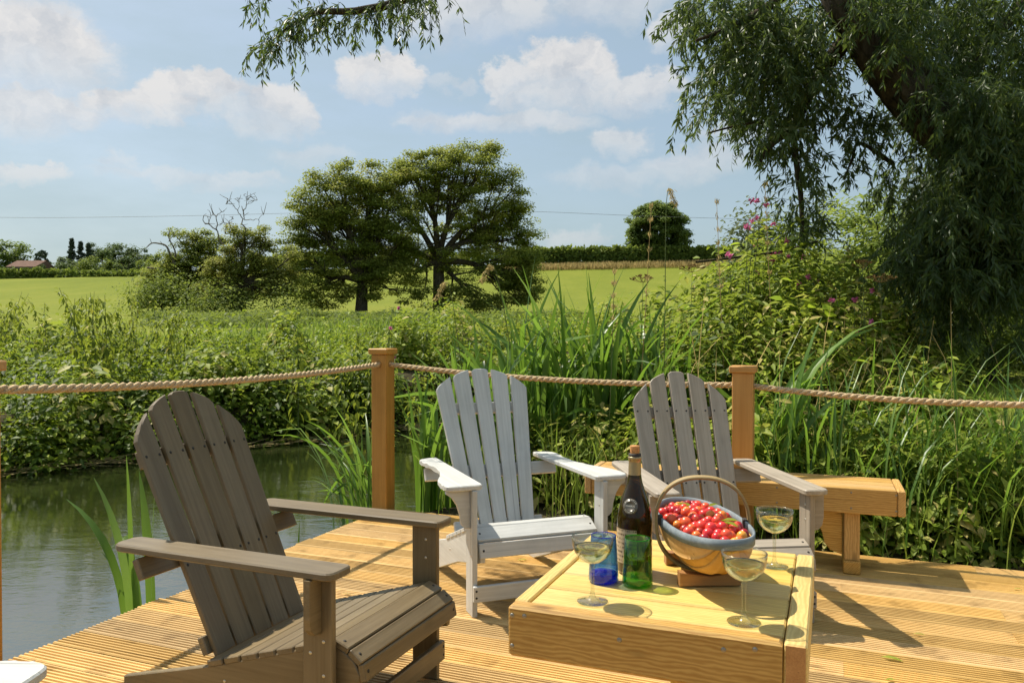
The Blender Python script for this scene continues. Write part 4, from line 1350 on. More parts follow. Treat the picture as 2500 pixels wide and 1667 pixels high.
far(118, 662, 24, 20, 163, 'low bushy tree beside the distant house')
far(272, 655, 28, 24, 162, 'bushy green tree in front of the largest pale skyline tree', 'lf_hedge')
far(312, 652, 30, 24, 160, 'low broad tree near the right end of the skyline group', 'lf_far')
far(352, 655, 26, 22, 158, 'low tree beside the small pointed tree', 'lf_hedge')
far(232, 618, 22, 26, 186, 'pale tree rising just right of the conifers', 'lf_far')
def conifer(px, top, bot, w, d, label, layers=9, spread=1.0):
    b = W(px, bot, d); b.z = min(b.z, gz(b.x, b.y) + 1)
    tp = np.array(W(px, top, d)); off = np.array(tuple(b))
    t = empty('conifer', b); tag(t, label, 'tree', 'conifers on the skyline')
    tb = Tubes(); tb.add([off * 0, (tp - off) * .5, tp - off], [.25, .15, .03], 6)
    put('trunk', tb.mesh('trunk'), M['bark'], t)
    C = []; rr = []
    wd = w * d / FPX
    for i in range(layers):
        for k in range(10):
            f = min(.97, rng.random() ** .9)
            a = rng.random() * 6.28; r = wd * (1 - f) ** spread * rng.uniform(.3, 1)
            C.append((tp - off) * (0.2 + .8 * f) + np.array([math.cos(a) * r, math.sin(a) * r, -r * .15])); rr.append(max(.25, wd * .3 * (1.1 - f)))
    V, Fc, A = clump_leaves(np.array(C), np.array(rr) * 1.05, 60, wd * .20, .5, .6, .4)
    put('crown', fast_mesh('crown', V, Fc, A), M['lf_conifer'], t)
conifer(175, 582, 690, 20, 176, 'tallest slim dark conifer on the left skyline')
conifer(197, 590, 690, 20, 178, 'second dark conifer, right of the tallest')
conifer(216, 594, 690, 19, 177, 'third dark conifer, the rightmost of the three')
conifer(100, 612, 680, 26, 185, 'flat topped cedar standing beside the distant house', 6, .35)

# ------------------------------------------------------------------ distant house
def house():
    d = 164.0
    b = W(78, 676, d); b.z = gz(b.x, b.y) - .3
    s = d / FPX
    t = empty('distant_house', b); tag(t, 'distant house with a low red brown roof among the skyline trees', 'house')
    wm = plain('pale wall', (0.34, 0.29, 0.24), .9, 0, .2, .15, 1.0); rm = plain('red brown tiles', (0.155, 0.095, 0.072), .9, 0, .1, .3, 2.0)
    Wd, Dp = 62 * s, 7.0
    top = W(78, 653, d).z - b.z; rid = W(78, 636, d).z - b.z
    put('wall', board_mesh(Wd, Dp, top + 2, 0), wm, t, Matrix.Translation((0, 0, (top - 2) / 2)))
    o = [(-Dp / 2 - .4, top - .15), (0, rid), (Dp / 2 + .4, top - .15)]
    put('roof', prism_mesh(o, Wd + .8, 0, 'houseroof'), rm, t, axes_mtx((0, 1, 0), (1, 0, 0), (0, 0, 0)))
    rf = t.children[-1]
    put('chimney', board_mesh(.9, .9, 2.2, 0), rm, rf, Matrix.Translation((0, rid + .4, Wd * .22)) @ Matrix.Rotation(R(90), 4, 'X'))
    for x in (-.3, .0, .3):
        w = put('window', board_mesh(1.2, .1, 1.0, 0), M['screwdark'], t, Matrix.Translation((x * Wd, -Dp / 2 - .04, top - 1.0)))
        put('frame', board_mesh(1.4, .06, .12, 0), wm, w, Matrix.Translation((0, -.03, -.55)))
house()

# ------------------------------------------------------------------ hedges
def hedge(pts, d_h, label, leaf='lf_hedge', n=5200, size=.42, thick=1.6, name='field_hedge', ragged=.35):
    """pts: (px, bottom py, top py, depth)"""
    t = empty(name, W(*[pts[0][0], pts[0][1], pts[0][3]])); tag(t, label, 'hedge')
    off = np.array(tuple(t.location))
    f = rng.random(n) * (len(pts) - 1)
    i = f.astype(int); g = f - i
    A = np.array(pts, float)
    q = A[i] * (1 - g[:, None]) + A[i + 1] * g[:, None]
    h = rng.random(n) ** .8
    jag = 1 + ragged * .5 * (noise2(q[:, 0] * .09, q[:, 0] * .05, 1.0) + rng.normal(0, .25, n))
    P = np.array([W(a, b_ + (c - b_) * hh, dd) for (a, b_, c, dd), hh in zip(q, np.minimum(h * jag, 1.25))])
    P[:, 1] += rng.uniform(-1, 1, n) * thick * (1 - h * .5)
    N = unit(rdir(n) + np.array([0, -.5, .7])); D = unit(np.cross(N, rdir(n)))
    L = size * rng.uniform(.6, 1.4, n)
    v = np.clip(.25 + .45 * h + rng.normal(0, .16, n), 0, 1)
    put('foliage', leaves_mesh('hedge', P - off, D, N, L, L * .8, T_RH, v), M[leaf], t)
hedge([(1240, 641, 610, 156), (1400, 642, 606, 156), (1600, 640, 603, 157), (1760, 640, 606, 158), (1900, 638, 600, 160)], 0, 'long dark field hedge on the rise under the lone round tree', n=22000, size=.6)
hedge([(-60, 697, 664, 160), (60, 695, 658, 160), (140, 694, 660, 160), (300, 690, 664, 158), (430, 676, 650, 152)], 0, 'low clipped hedge along the far left edge of the field', n=15000, ragged=.35, size=.55)
hedge([(640, 655, 632, 158), (760, 652, 622, 158), (900, 650, 620, 158), (1240, 648, 612, 157)], 0, 'hedge seen in glimpses behind the two big field trees', n=10000, size=.6)

def grass_strip(pts, n, hgt, wid, mat, name, label):
    """stuff: standing dry grass; pts (px, py, depth)"""
    A = np.array(pts, float)
    f = rng.random(n) * (len(A) - 1); i = f.astype(int); g = (f - i)[:, None]
    q = A[i] * (1 - g) + A[i + 1] * g
    P = np.array([W(*r_) for r_ in q]); P[:, 1] += rng.uniform(-3, 3, n)
    P[:, 2] = ground_z(P[:, 0], P[:, 1])
    D = unit(np.array([0, 0, 1.]) + rdir(n) * .35); N = unit(rdir(n) + [0, -1, 0])
    L = hgt * rng.uniform(.5, 1.3, n)
    o = put(name, leaves_mesh(name, P, D, N, L, wid, T_RH, rng.random(n)), mat)
    tag(o, label, 'grass', kind='stuff')
grass_strip([(1230, 650, 150), (1500, 650, 150), (1900, 652, 150)], 9000, 1.1, .10, M['tan'], 'dry_grass_margin', 'tan strip of dry standing grass below the far hedge')

# ------------------------------------------------------------------ power line
def power_line():
    d = 150.0
    t = empty('power_line', W(1021, 645, d)); off = np.array(tuple(t.location))
    tag(t, 'thin overhead power line crossing the sky behind the big trees', 'power line')
    wm = plain('cable', (0.10, 0.10, 0.11), .6)
    tb = Tubes()
    pw = plain('creosoted pole', (0.07, 0.055, 0.04), .9)
    tb.add([off * 0 + [0, 0, -1], np.array(W(1021, 512, d)) - off], [.16, .12], 8)
    put('pole', tb.mesh('pole'), pw, t)
    def wire(pts):
        tb = Tubes(); tb.add(spline([np.array(W(*p, d)) - off for p in pts], 24), .030, 4); put('wire', tb.mesh('wire'), wm, t)
    wire([(-500, 520), (0, 531), (350, 529), (700, 521), (1021, 512)])
    wire([(1021, 512), (1310, 517), (1530, 526), (1750, 533), (2000, 538), (2700, 535)])
power_line()

# ------------------------------------------------------------------ far bank: undergrowth and nettles
def bank_pt(t, s):
    return STR_O[0] + t * STR_T[0] + s * STR_N[0], STR_O[1] + t * STR_T[1] + s * STR_N[1]

def mound_leaves(mounds, n, size, aspect, tmpl, droop=0.25, depth=0.4, out=0.8, tone=.45, tsd=.2):
    """leaves over the skins of low mounds (x, y, z0, rx, ry, h)"""
    Mn = np.array(mounds, float)
    area = (Mn[:, 3] + Mn[:, 4]) * (Mn[:, 5] + .5 * (Mn[:, 3] + Mn[:, 4]))
    idx = rng.choice(len(Mn), n, p=area / area.sum())
    m = Mn[idx]
    q = rdir(n); q[:, 2] = np.abs(q[:, 2]) ** .8
    q = unit(q)
    bump = 1 + .22 * noise2(q[:, 0] * 3 + idx, q[:, 1] * 3 + q[:, 2] * 2, 2.2, 1.3)
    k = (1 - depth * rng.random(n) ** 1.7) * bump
    P = np.stack([m[:, 0] + q[:, 0] * m[:, 3] * k, m[:, 1] + q[:, 1] * m[:, 4] * k, m[:, 2] + q[:, 2] * m[:, 5] * k], -1)
    N = unit(q * out * .8 + rdir(n) * .7 + np.array([0, 0, .85]))
    D = unit(np.cross(N, rdir(n)) + q * .5 * np.array([1, 1, .2]) + np.array([0, 0, -droop]))
    L = size * rng.uniform(.55, 1.35, n)
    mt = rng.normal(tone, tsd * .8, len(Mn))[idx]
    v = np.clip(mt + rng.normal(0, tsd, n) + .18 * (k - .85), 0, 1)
    return P, D, N, L, L * aspect, tmpl, v

def stuff(name, arr, mat, label, cat):
    o = put(name, leaves_mesh(name, *arr), mat)
    return tag(o, label, cat, kind='stuff')

mrng = random.Random(8)
# low dense mounds hanging over the water's edge
mounds = []
for i in range(76):
    t = -5.5 + 15.5 * i / 75 + mrng.uniform(-.2, .2)
    s = STREAM_W + mrng.uniform(-.05, .75)
    x, y = bank_pt(t, s)
    mounds.append((x, y, WATER_Z, mrng.uniform(.28, .75), mrng.uniform(.28, .7), mrng.uniform(.55, 1.25)))
for i in range(100):
    t = mrng.uniform(-6, 13); s = STREAM_W + mrng.uniform(.7, 3.2)
    x, y = bank_pt(t, s)
    mounds.append((x, y, gz(x, y) - .2, mrng.uniform(.3, .85), mrng.uniform(.3, .85), mrng.choice((.35, .5, .65, .8, 1.0, 1.2)) * mrng.uniform(.85, 1.1)))
for i in range(34):
    px = mrng.uniform(-150, 520); d = mrng.uniform(9.8, 12.8); x = (px - 1250) / FPX * d
    mounds.append((x, d, gz(x, d), mrng.uniform(.25, .55), mrng.uniform(.25, .5), mrng.uniform(.35, .85) * (1.15 if px < 330 else .75)))
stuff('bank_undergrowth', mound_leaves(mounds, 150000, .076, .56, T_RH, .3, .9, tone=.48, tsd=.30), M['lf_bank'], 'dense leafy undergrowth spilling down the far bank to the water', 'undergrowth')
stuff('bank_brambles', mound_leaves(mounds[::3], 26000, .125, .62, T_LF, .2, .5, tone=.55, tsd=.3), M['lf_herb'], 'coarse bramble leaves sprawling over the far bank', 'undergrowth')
mounds2 = []
for i in range(300):
    t = mrng.uniform(-5, 16); s = STREAM_W + mrng.uniform(2.6, 6.5)
    x, y = bank_pt(t, s)
    q = .5 + .5 * float(noise2(np.array(x), np.array(y), .9, 3.0))
    mounds2.append((x, y, gz(x, y) - .2, mrng.uniform(.25, .6), mrng.uniform(.25, .6), .20 + .50 * q * mrng.uniform(.4, 1.3)))
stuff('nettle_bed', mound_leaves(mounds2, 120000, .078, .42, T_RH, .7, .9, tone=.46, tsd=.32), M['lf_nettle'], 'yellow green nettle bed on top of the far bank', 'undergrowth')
# rough weeds round the feet of the field trees
mounds3 = []
for i in range(150):
    px = mrng.uniform(380, 1420); d = mrng.uniform(27, 47)
    x = (px - 1250) / FPX * d
    mounds3.append((x, d, gz(x, d) - .1, mrng.uniform(.6, 1.7), mrng.uniform(.6, 1.6), mrng.choice((.15, .25, .35, .5, .65)) * mrng.uniform(.8, 1.1)))
stuff('rough_weeds', mound_leaves(mounds3, 70000, .18, .5, T_RH, .3, .8, tone=.4, tsd=.3), M['lf_hedge'], 'rough weeds growing in front of the field trees', 'undergrowth')

def nettle_proto(h, seed):
    r = random.Random(seed)
    lean = (r.uniform(-.38, .38), r.uniform(-.38, .38))
    P = spline([(0, 0, 0), (lean[0] * .3 * h, lean[1] * .3 * h, h * .5), (lean[0] * h, lean[1] * h, h)], 10)
    tb = Tubes(); tb.add(P, np.linspace(.0065, .0025, 10), 5)
    LP, LD, LN, LL = [], [], [], []
    k = 0
    z = 0.30
    while z < 0.995:
        p = P[min(9, int(z * 9.99))]; p = P[int(z * 9)] + (P[min(9, int(z * 9) + 1)] - P[int(z * 9)]) * (z * 9 - int(z * 9))
        a = k * 1.57 + r.uniform(-.4, .4)
        for s in (0, math.pi):
            n_l = r.choice((1, 1, 2, 2))
            for _ in range(n_l):
                aa = a + s + r.uniform(-.6, .6)
                dr = r.uniform(-1.6, -.3)
                o = r.uniform(0, .17) * (1.15 - z)
                LP.append((p[0] + math.cos(aa) * o, p[1] + math.sin(aa) * o, p[2] + r.uniform(-.02, .02)))
                LD.append((math.cos(aa), math.sin(aa), dr + r.choice((0, 0, .8)))); LN.append((math.cos(aa) * .7, math.sin(aa) * .7, .7))
                LL.append(r.uniform(.07, .13) * (1.25 - .55 * z))
        z += r.choice((.018, .03, .06)); k += 1
    LL = np.array(LL)
    return tb.mesh('nettle_stem'), leaves_mesh('nettle_leaves', LP, LD, LN, LL, LL * .48, T_LF, np.clip(rng.normal(.5, .22, len(LL)), 0, 1))
protos = [nettle_proto(1.0 + .12 * i, 40 + i) for i in range(7)]
def nettles(spots, label, group, name='nettle_stalk'):
    for (x, y, h) in spots:
        i = mrng.randrange(len(protos)); hh = 1.0 + .12 * i
        t = empty(name, (x, y, gz(x, y) - .05), mrng.uniform(0, 6.28))
        s = h / hh
        t.scale = (.85 * s ** .5, .85 * s ** .5, s)
        tag(t, label, 'nettle', group)
        put('stem', protos[i][0], M['stem'], t); put('leaves', protos[i][1], M['lf_nettle'], t)
spots = []
for i in range(112):
    px = mrng.uniform(-80, 450) if i < 86 else mrng.uniform(430, 1010)
    d = mrng.uniform(9.6, 13.5)
    x = (px - 1250) / FPX * d
    topy = 805 - 140 * mrng.uniform(.25, 1.0) * (1.15 - .5 * abs(math.sin(px * .011))) if px < 450 else mrng.uniform(775, 825)
    if 60 < px % 190 < 110: topy += 45
    h = CAM_H + (805 - topy) / FPX * d - gz(x, d)
    if h > .5: spots.append((x, d, h))
nettles(spots, 'tall nettle stalk with drooping leaves on the far bank at the left', 'tall nettles on the far bank')

# dead reeds and twigs washed along the far water's edge
def litter():
    Vs, Fs, As = [], [], []; k = 0
    for i in range(420):
        t = mrng.uniform(-5, 8); x, y = bank_pt(t, STREAM_W - .22 + mrng.gauss(0, .10))
        az = mrng.gauss(math.atan2(STR_T[1], STR_T[0]), .6); L = mrng.uniform(.12, .55); w = mrng.uniform(.004, .010)
        d = np.array([math.cos(az), math.sin(az), mrng.uniform(-.05, .18)]); sd = np.array([-math.sin(az), math.cos(az), .3]) * w
        p = np.array([x, y, WATER_Z + mrng.uniform(.005, .06)])
        V = np.array([p - sd, p + sd, p + d * L + sd * .4, p + d * L - sd * .4])
        Vs.append(V); Fs.append(np.array([[0, 1, 2, 3]]) + k); k += 4; As.append(np.full(4, mrng.random()))
    o = put('reed_litter', fast_mesh('reed_litter', np.concatenate(Vs), np.concatenate(Fs), np.concatenate(As)), M['tan'])
    tag(o, 'dead reeds and twigs washed up along the far waterline', 'litter', kind='stuff')
litter()
# ------------------------------------------------------------------ near bank on the right
NM = [(.05, 5.75, .5, .45, .62), (.55, 5.55, .5, .45, .70), (1.0, 5.25, .5, .45, .78), (1.55, 4.95, .5, .42, .85), (2.05, 4.72, .5, .42, .80), (2.55, 4.50, .5, .42, .72), (3.0, 4.35, .45, .4, .55),
      (1.0, 6.3, .6, .6, 1.15), (1.6, 6.1, .6, .6, 1.40), (2.1, 5.8, .6, .5, 1.35), (2.3, 6.7, .7, .6, 1.95), (1.9, 7.0, .6, .6, 1.75), (2.9, 6.5, .7, .6, 1.65), (2.75, 5.3, .5, .5, 1.0), (3.2, 5.6, .45, .45, .45),
      (3.35, 6.9, .45, .5, .8), (.3, 6.6, .5, .5, .75), (1.4, 7.4, .6, .6, 1.5), (2.6, 7.7, .8, .6, 2.0), (3.2, 8.0, .6, .6, 1.5), (3.45, 4.55, .4, .4, .32), (2.35, 4.25, .35, .25, .42), (2.75, 4.12, .35, .25, .36), (3.15, 4.0, .35, .25, .3), (1.9, 4.42, .3, .25, .5), (3.9, 6.0, .4, .4, .28),
      (-.25, 5.75, .35, .35, .45)]
NM = [(x, y, gz(x, y) - .12, rx, ry, h) for x, y, rx, ry, h in NM]
stuff('bank_herbs', mound_leaves(NM, 74000, .084, .42, T_LF, .25, .85, tone=.5, tsd=.30), M['lf_herb'], 'tangle of leafy herbs crowding the bank behind the bench', 'undergrowth')
stuff('bank_nettles', mound_leaves(NM, 26000, .060, .62, T_LF, .3, .8, tone=.52, tsd=.28), M['lf_bank'], 'small leaved plants filling the bank behind the chairs', 'undergrowth')
stuff('bindweed', mound_leaves([m for m in NM[8:16]], 260, .085, .9, T_LF, .1, .12, tone=.5), M['lf_bright'], 'bright yellow green bindweed leaves climbing over the bank herbs', 'undergrowth')

def arc_blade(P0, az, L, bend, w, n=9, twist=0.0, fold=None):
    """points of a blade that rises and arches towards az"""
    t = np.linspace(0, 1, n)
    ang = R(90) - bend * t ** 1.6
    if fold: ang = np.where(t > fold[0], ang - fold[1], ang)
    ds = L / (n - 1)
    r = np.concatenate([[0], np.cumsum(np.cos(ang[:-1]) * ds)]); z = np.concatenate([[0], np.cumsum(np.sin(ang[:-1]) * ds)])
    C = np.stack([np.cos(az) * r, np.sin(az) * r, z], -1) + np.asarray(P0)
    side = np.array([-math.sin(az), math.cos(az), 0.0])
    a = twist
    ww = w * np.minimum(1, .55 + 1.6 * t) * np.clip((1 - t) * 3.2, 0.02, 1) ** .7
    T = unit(np.gradient(C, axis=0)); Nn = unit(np.cross(T, side))
    S = side * math.cos(a) + Nn * math.sin(a)
    l = C - S * ww[:, None] / 2; rgt = C + S * ww[:, None] / 2; mid = C - Nn * ww[:, None] * .12
    V = np.stack([l, mid, rgt], 1).reshape(-1, 3)
    i = np.arange(n - 1) * 3
    F = np.concatenate([np.stack([i, i + 1, i + 4, i + 3], -1), np.stack([i + 1, i + 2, i + 5, i + 4], -1)])
    return V, F

def blade_grass(spots, n, L, w, name, label, mat, spread=.35, cat='grass'):
    Vs, Fs, As = [], [], []; k = 0
    for i in range(n):
        x, y, r = spots[mrng.randrange(len(spots))]
        px, py = x + mrng.gauss(0, r), y + mrng.gauss(0, r)
        V, F = arc_blade((px, py, gz(px, py) - .02), mrng.uniform(0, 6.28), L * mrng.uniform(.5, 1.3), mrng.uniform(.4, 2.3), w * mrng.uniform(.6, 1.3), 6)
        Vs.append(V); Fs.append(F + k); k += len(V); As.append(np.full(len(V), np.clip(mrng.gauss(.5, .25), 0, 1)))
    o = put(name, fast_mesh(name, np.concatenate(Vs), np.concatenate(Fs), np.concatenate(As)), mat)
    tag(o, label, cat, kind='stuff')
blade_grass([(2.6, 4.35, .22), (3.1, 4.25, .25), (2.0, 4.45, .2), (3.4, 4.5, .3), (1.3, 4.75, .25), (.6, 5.1, .25), (3.0, 5.0, .5), (3.8, 5.2, .5), (2.2, 5.2, .6), (1.2, 5.9, .6), (-.1, 5.5, .25)], 1500, .62, .009, 'bank_grass', 'long arching grass along the edge of the deck', M['grass'])
blade_grass([(2.2, 4.5, .2), (2.7, 4.4, .25), (3.2, 4.35, .25), (3.5, 4.7, .3), (1.75, 4.75, .2)], 420, 1.0, .013, 'arching_sedge', 'long arching sedge blades right of the bench', M['blade'])
blade_grass([(4.2, 6.5, .9), (5.0, 7.5, 1.2), (4.3, 5.0, .7), (3.9, 4.2, .4), (6.5, 9.5, 2.0), (5.5, 11, 2.0)], 5200, .20, .008, 'lawn_grass', 'sunlit lawn grass under the willow at the right', M['grass'])
blade_grass([((px - 1250) / FPX * d, d, .8) for px, d in ((420, 14), (520, 15), (620, 16), (720, 17), (820, 18), (300, 14), (150, 13.5), (950, 19), (1050, 20))], 5000, .55, .02, 'bank_top_grass', 'bright rough grass at the edge of the field behind the nettles', M['grass'])

blade_grass([(1.5, 5.9, .5), (2.1, 6.0, .5), (2.5, 5.6, .5), (1.9, 5.2, .4), (1.1, 5.9, .4), (2.8, 5.0, .4)], 150, 1.2, .005, 'dry_stems', 'thin straw coloured stems standing among the bank herbs', M['tan'])
# ------------------------------------------------------------------ flag iris clumps: each blade is a part
def iris(base, label, blades, group='flag iris clumps', name='iris_clump'):
    """blades: (dx, dy, azimuth, length, bend, width, fold)"""
    t = empty(name, base); tag(t, label, 'iris', group)
    for (dx, dy, az, L, bend, w, fold) in blades:
        V, F = arc_blade((dx, dy, 0), az, L, bend, w, 11, mrng.uniform(-1.3, 1.3), fold)
        put('blade', fast_mesh('blade', V, F, np.full(len(V), np.clip(mrng.gauss(.5, .28), 0, 1)), True), M['blade'], t)
def rand_blades(n, r, L, w, bend=(.1, 1.0), az=None):
    out = []
    for i in range(n):
        a = mrng.uniform(0, 6.28) if az is None else mrng.gauss(az[0], az[1])
        d = r * mrng.random() ** .5; b = mrng.uniform(0, 6.28)
        fold = (mrng.uniform(.45, .8), mrng.uniform(.8, 1.8)) if mrng.random() < .30 else None
        out.append((d * math.cos(b), d * math.sin(b), a, L * mrng.uniform(.6, 1.12), mrng.uniform(*bend), w * mrng.uniform(.7, 1.2), fold))
    return out
def iz(x, y, up=0.0): return (x, y, gz(x, y) - .05 + up)
iris(iz(-.10, 5.75), 'thick clump of flag iris blades rising behind the pale grey chair', rand_blades(95, .34, 1.25, .040, (.1, 1.3)))
iris(iz(.35, 5.95), 'flag iris clump with tall arching blades left of the taupe chair', rand_blades(110, .42, 1.55, .040, (.1, 1.5)))
iris(iz(.75, 6.05), 'flag iris clump behind the gap between the two pale chairs', rand_blades(90, .40, 1.45, .038, (.2, 1.6)))
iris(iz(1.05, 5.85), 'flag iris clump just left of the taupe chair back under the field', rand_blades(60, .30, 1.25, .036, (.2, 1.6)))
iris(iz(.15, 6.35), 'flag iris clump standing behind the other blades against the field', rand_blades(70, .38, 1.45, .038, (.15, 1.4)))
iris(iz(-.45, 5.55), 'flag iris clump between the corner post and the pale grey chair', rand_blades(80, .24, 1.05, .032, (.05, .8)))
iris((-1.02, 5.35, -.35), 'iris blades leaning over the water left of the corner post', rand_blades(42, .20, 1.0, .022, (.6, 1.9), (3.4, .8)))
iris(iz(1.55, 4.72), 'pale green clump of broad arching blades right of the middle post', rand_blades(16, .12, 1.25, .036, (.2, 1.5), (.35, .5)) + [(.05, .0, .25, 1.75, 1.75, .052, None), (.02, .05, .15, 1.55, 1.5, .045, None), (-.05, .02, .6, 1.3, 1.6, .04, None)])
iris((-1.66, 3.45, -.35), 'iris blades growing from the water behind the dark brown chair', [(0, 0, 2.2, .95, .35, .042, None), (.06, .05, 2.3, .88, .55, .040, None), (-.04, .03, 2.9, .85, 1.2, .040, None), (.03, .0, 2.5, .75, .9, .038, (.75, 1.4)), (.08, .0, 1.6, .95, .25, .038, None), (-.02, .06, 3.0, .55, .9, .026, None), (.02, -.05, 2.7, .9, .8, .036, None)])
iris((-1.93, 2.72, -.33), 'two bent iris blades standing in the water at the lower left', [(0, 0, 2.9, .62, .25, .030, (.55, 1.9)), (.05, .02, 3.2, .45, .9, .026, None), (-.04, .0, 1.2, .50, .1, .030, None)])
iris((-1.62, 3.06, -.35), 'single dark bent blade at the deck edge left of the brown chair', [(0, 0, 3.0, .50, .5, .013, (.6, 1.6))])
iris((-1.18, 4.35, -.33), 'short upright blade showing above the deck edge behind the brown chair arm', [(0, 0, 1.0, .42, .1, .015, None), (-.05, .0, 3.0, .4, .6, .006, (.5, 1.3)), (.06, .1, .5, .4, 1.2, .008, None)])

# ------------------------------------------------------------------ tall flowering plants and seed heads
def flower_plant(base, h, label, n_fl, seed, leafmat='lf_herb', spread=.35):
    r = random.Random(seed)
    t = empty('willowherb', base); tag(t, label, 'flowering plant', 'pink flowering plants')
    tb = Tubes(); LP, LD, LN, LL = [], [], [], []
    tips = []
    for k in range(5):
        a = r.uniform(0, 6.28); q = r.uniform(.2, 1) * spread; hh = h * r.uniform(.72, 1.0) if k else h
        P = spline([(r.gauss(0, .05), r.gauss(0, .05), 0), (math.cos(a) * q * .35, math.sin(a) * q * .35, hh * .5), (math.cos(a) * q, math.sin(a) * q, hh)], 14)
        tb.add(P, np.linspace(.006, .002, 14), 5); tips.append(P[-1])
        for z in np.arange(.25, 1, .02):
            p = P[int(z * 13)]; aa = r.uniform(0, 6.28)
            LP.append(p + np.array([0, 0, r.uniform(-.03, .03)])); LD.append((math.cos(aa), math.sin(aa), r.uniform(-.5, .4))); LN.append((0, 0, 1)); LL.append(r.uniform(.06, .12))
    LL = np.array(LL)
    put('stems', tb.mesh('stems'), M['stem'], t)
    put('leaves', leaves_mesh('leaves', LP, LD, LN, LL, LL * .32, T_LF, np.clip(rng.normal(.6, .2, len(LL)), 0, 1)), M[leafmat], t)
    for i in range(n_fl):
        p = tips[i % len(tips)] + np.array([r.gauss(0, .035), r.gauss(0, .035), r.gauss(-.02, .035)])
        k = 16
        me = leaves_mesh('flower', rdir(k) * .006, rdir(k), rdir(k), .028, .020, T_RH, rng.random(k))
        o = put('flower', me, M['pink'], t); o.location = p
def at_top(px, top, d):
    p = W(px, top, d); return (p.x, d, gz(p.x, d)), p.z - gz(p.x, d)
for (px, top, d, n, lab, sp) in ((1808, 492, 6.2, 9, 'tallest pink flowered plant standing against the sky left of the willow', .22), (1875, 545, 6.9, 5, 'pink flowered plant just right of the tallest one', .25), (1985, 610, 6.6, 8, 'pink flowered plant amid the bank right of the hanging willow stem', .25),
                           (2080, 715, 6.0, 5, 'low purple pink flowered plant in the middle of the bank', .2), (950, 748, 9.5, 3, 'small pink flowered plant on the far bank left of the big trees', .12)):
    b_, h_ = at_top(px, top, d)
    flower_plant(b_, h_, lab, n, px, spread=sp)

def stalk(px, top, d, label, kind, lean=0.0, hang=0.0):
    b_, h_ = at_top(px, top, d)
    t = empty('seed_stalk', b_); tag(t, label, 'grass stalk', 'tall seed stalks')
    P = spline([(-lean, 0, 0), (-lean * .4, 0, h_ * .55), (0, 0, h_)] + ([(hang, 0, h_ - abs(hang) * .6)] if hang else []), 18)
    tb = Tubes(); tb.add(P, np.linspace(.004, .0016, 18), 5)
    put('stem', tb.mesh('stalk'), M['stem'] if kind != 'dry' else M['straw'], t)
    if kind == 'umbel':
        tb = Tubes(); top_ = P[-1]
        for k in range(16):
            a = mrng.uniform(0, 6.28); q = mrng.uniform(.02, .10); e = top_ + np.array([math.cos(a) * q, math.sin(a) * q, .06 - q * .35])
            tb.add([top_, (top_ + e) / 2 + [0, 0, -.005], e], .0012, 3)
            for _ in range(7):
                e2 = e + np.array([mrng.gauss(0, .010), mrng.gauss(0, .010), mrng.gauss(.006, .005)]); tb.add([e, e2], [.001, .0035], 4)
        put('umbel', tb.mesh('umbel'), M['umbel'], t)
    else:
        n = 90
        i = rng.integers(11 if kind == 'dry' else 13, 18, n)
        Pp = P[i] + rng.normal(0, .008, (n, 3))
        sh = put('seed_head', leaves_mesh('seed_head', Pp, unit(rdir(n) * .5 + [0, 0, 1 if not hang else -.6]), rdir(n), .035, .006, T_RH, rng.random(n)), M['tan'], t)
        sh['kind'] = 'stuff'
stalk(1590, 508, 5.6, 'slender dry grass stalk before the lone round tree, the left one', 'dry', .12)
stalk(1628, 482, 5.5, 'tall sedge stalk with hanging brown head before the lone round tree', 'sedge', .03, .06)
stalk(1750, 498, 5.8, 'feathery straw coloured grass plume left of the pink flowers', 'dry', -.1)
stalk(1868, 455, 5.9, 'thin grass stalk reaching above the pink flowers', 'dry', -.12)
stalk(1210, 660, 5.6, 'drooping sedge head arching left before the tallest field tree', 'sedge', -.35, -.10)
stalk(1098, 705, 5.7, 'drooping sedge head before the trunk of the tallest field tree', 'sedge', -.3, -.10)
stalk(1570, 690, 5.9, 'brown umbel seed head before the green field', 'umbel', .05)
stalk(1690, 665, 6.1, 'brown umbel seed head at the edge of the field', 'umbel', .05)
stalk(2105, 655, 5.7, 'yellow brown umbel seed head high on the bank', 'umbel', -.1)
stalk(2150, 690, 5.5, 'tan umbel seed head beside the bending broad blade', 'umbel', -.05)
stalk(1500, 668, 5.4, 'leggy green stalk standing before the far field', 'sedge', .05)

# ------------------------------------------------------------------ sunlit bushes behind the bank
def bush(px, py, rx, ry, d, label, leaf='lf_bush', n=60, nl=150, size=.13, group='bushes behind the bank', asp=.42):
    b = W(px, py + ry, d); b.z = gz(b.x, b.y)
    h = (W(px, py - ry, d).z - b.z)
    s = d / FPX
    mid = 805 - (b.z + h * .5 - CAM_H) / s
    tree('bush', label, 'bush', b, (b.x, b.y, b.z + h * .25), [(px, mid, rx, h * .5 / s), (px - rx * .5, mid + 20, rx * .6, h * .4 / s), (px + rx * .5, mid + 10, rx * .6, h * .42 / s)], d, n, .55 * d / 14, nl, size, M[leaf], .07, group, 6, .8, aspect=asp, shell=.35)
bush(1860, 610, 90, 90, 20, 'grey green bush left of the bright bushes behind the bank', 'lf_greybush', 60, 150, .15)
bush(2090, 600, 120, 110, 15, 'bright yellow green bush in sun behind the hanging willow stem', 'lf_bush', 80, 190, .14)
bush(2270, 560, 110, 130, 17, 'tall bright bush half hidden behind the willow trunk', 'lf_bush', 80, 180, .14)
bush(2200, 700, 120, 100, 13, 'rounded green bush below the bright bushes', 'lf_hedge', 70, 160, .12)
bush(2420, 780, 160, 110, 14, 'sunlit low bush under the willow at the right edge', 'lf_bush', 80, 160, .12)
bush(1990, 560, 60, 80, 22, 'feathery pale bush showing above the bank against the sky', 'lf_greybush', 40, 130, .16)
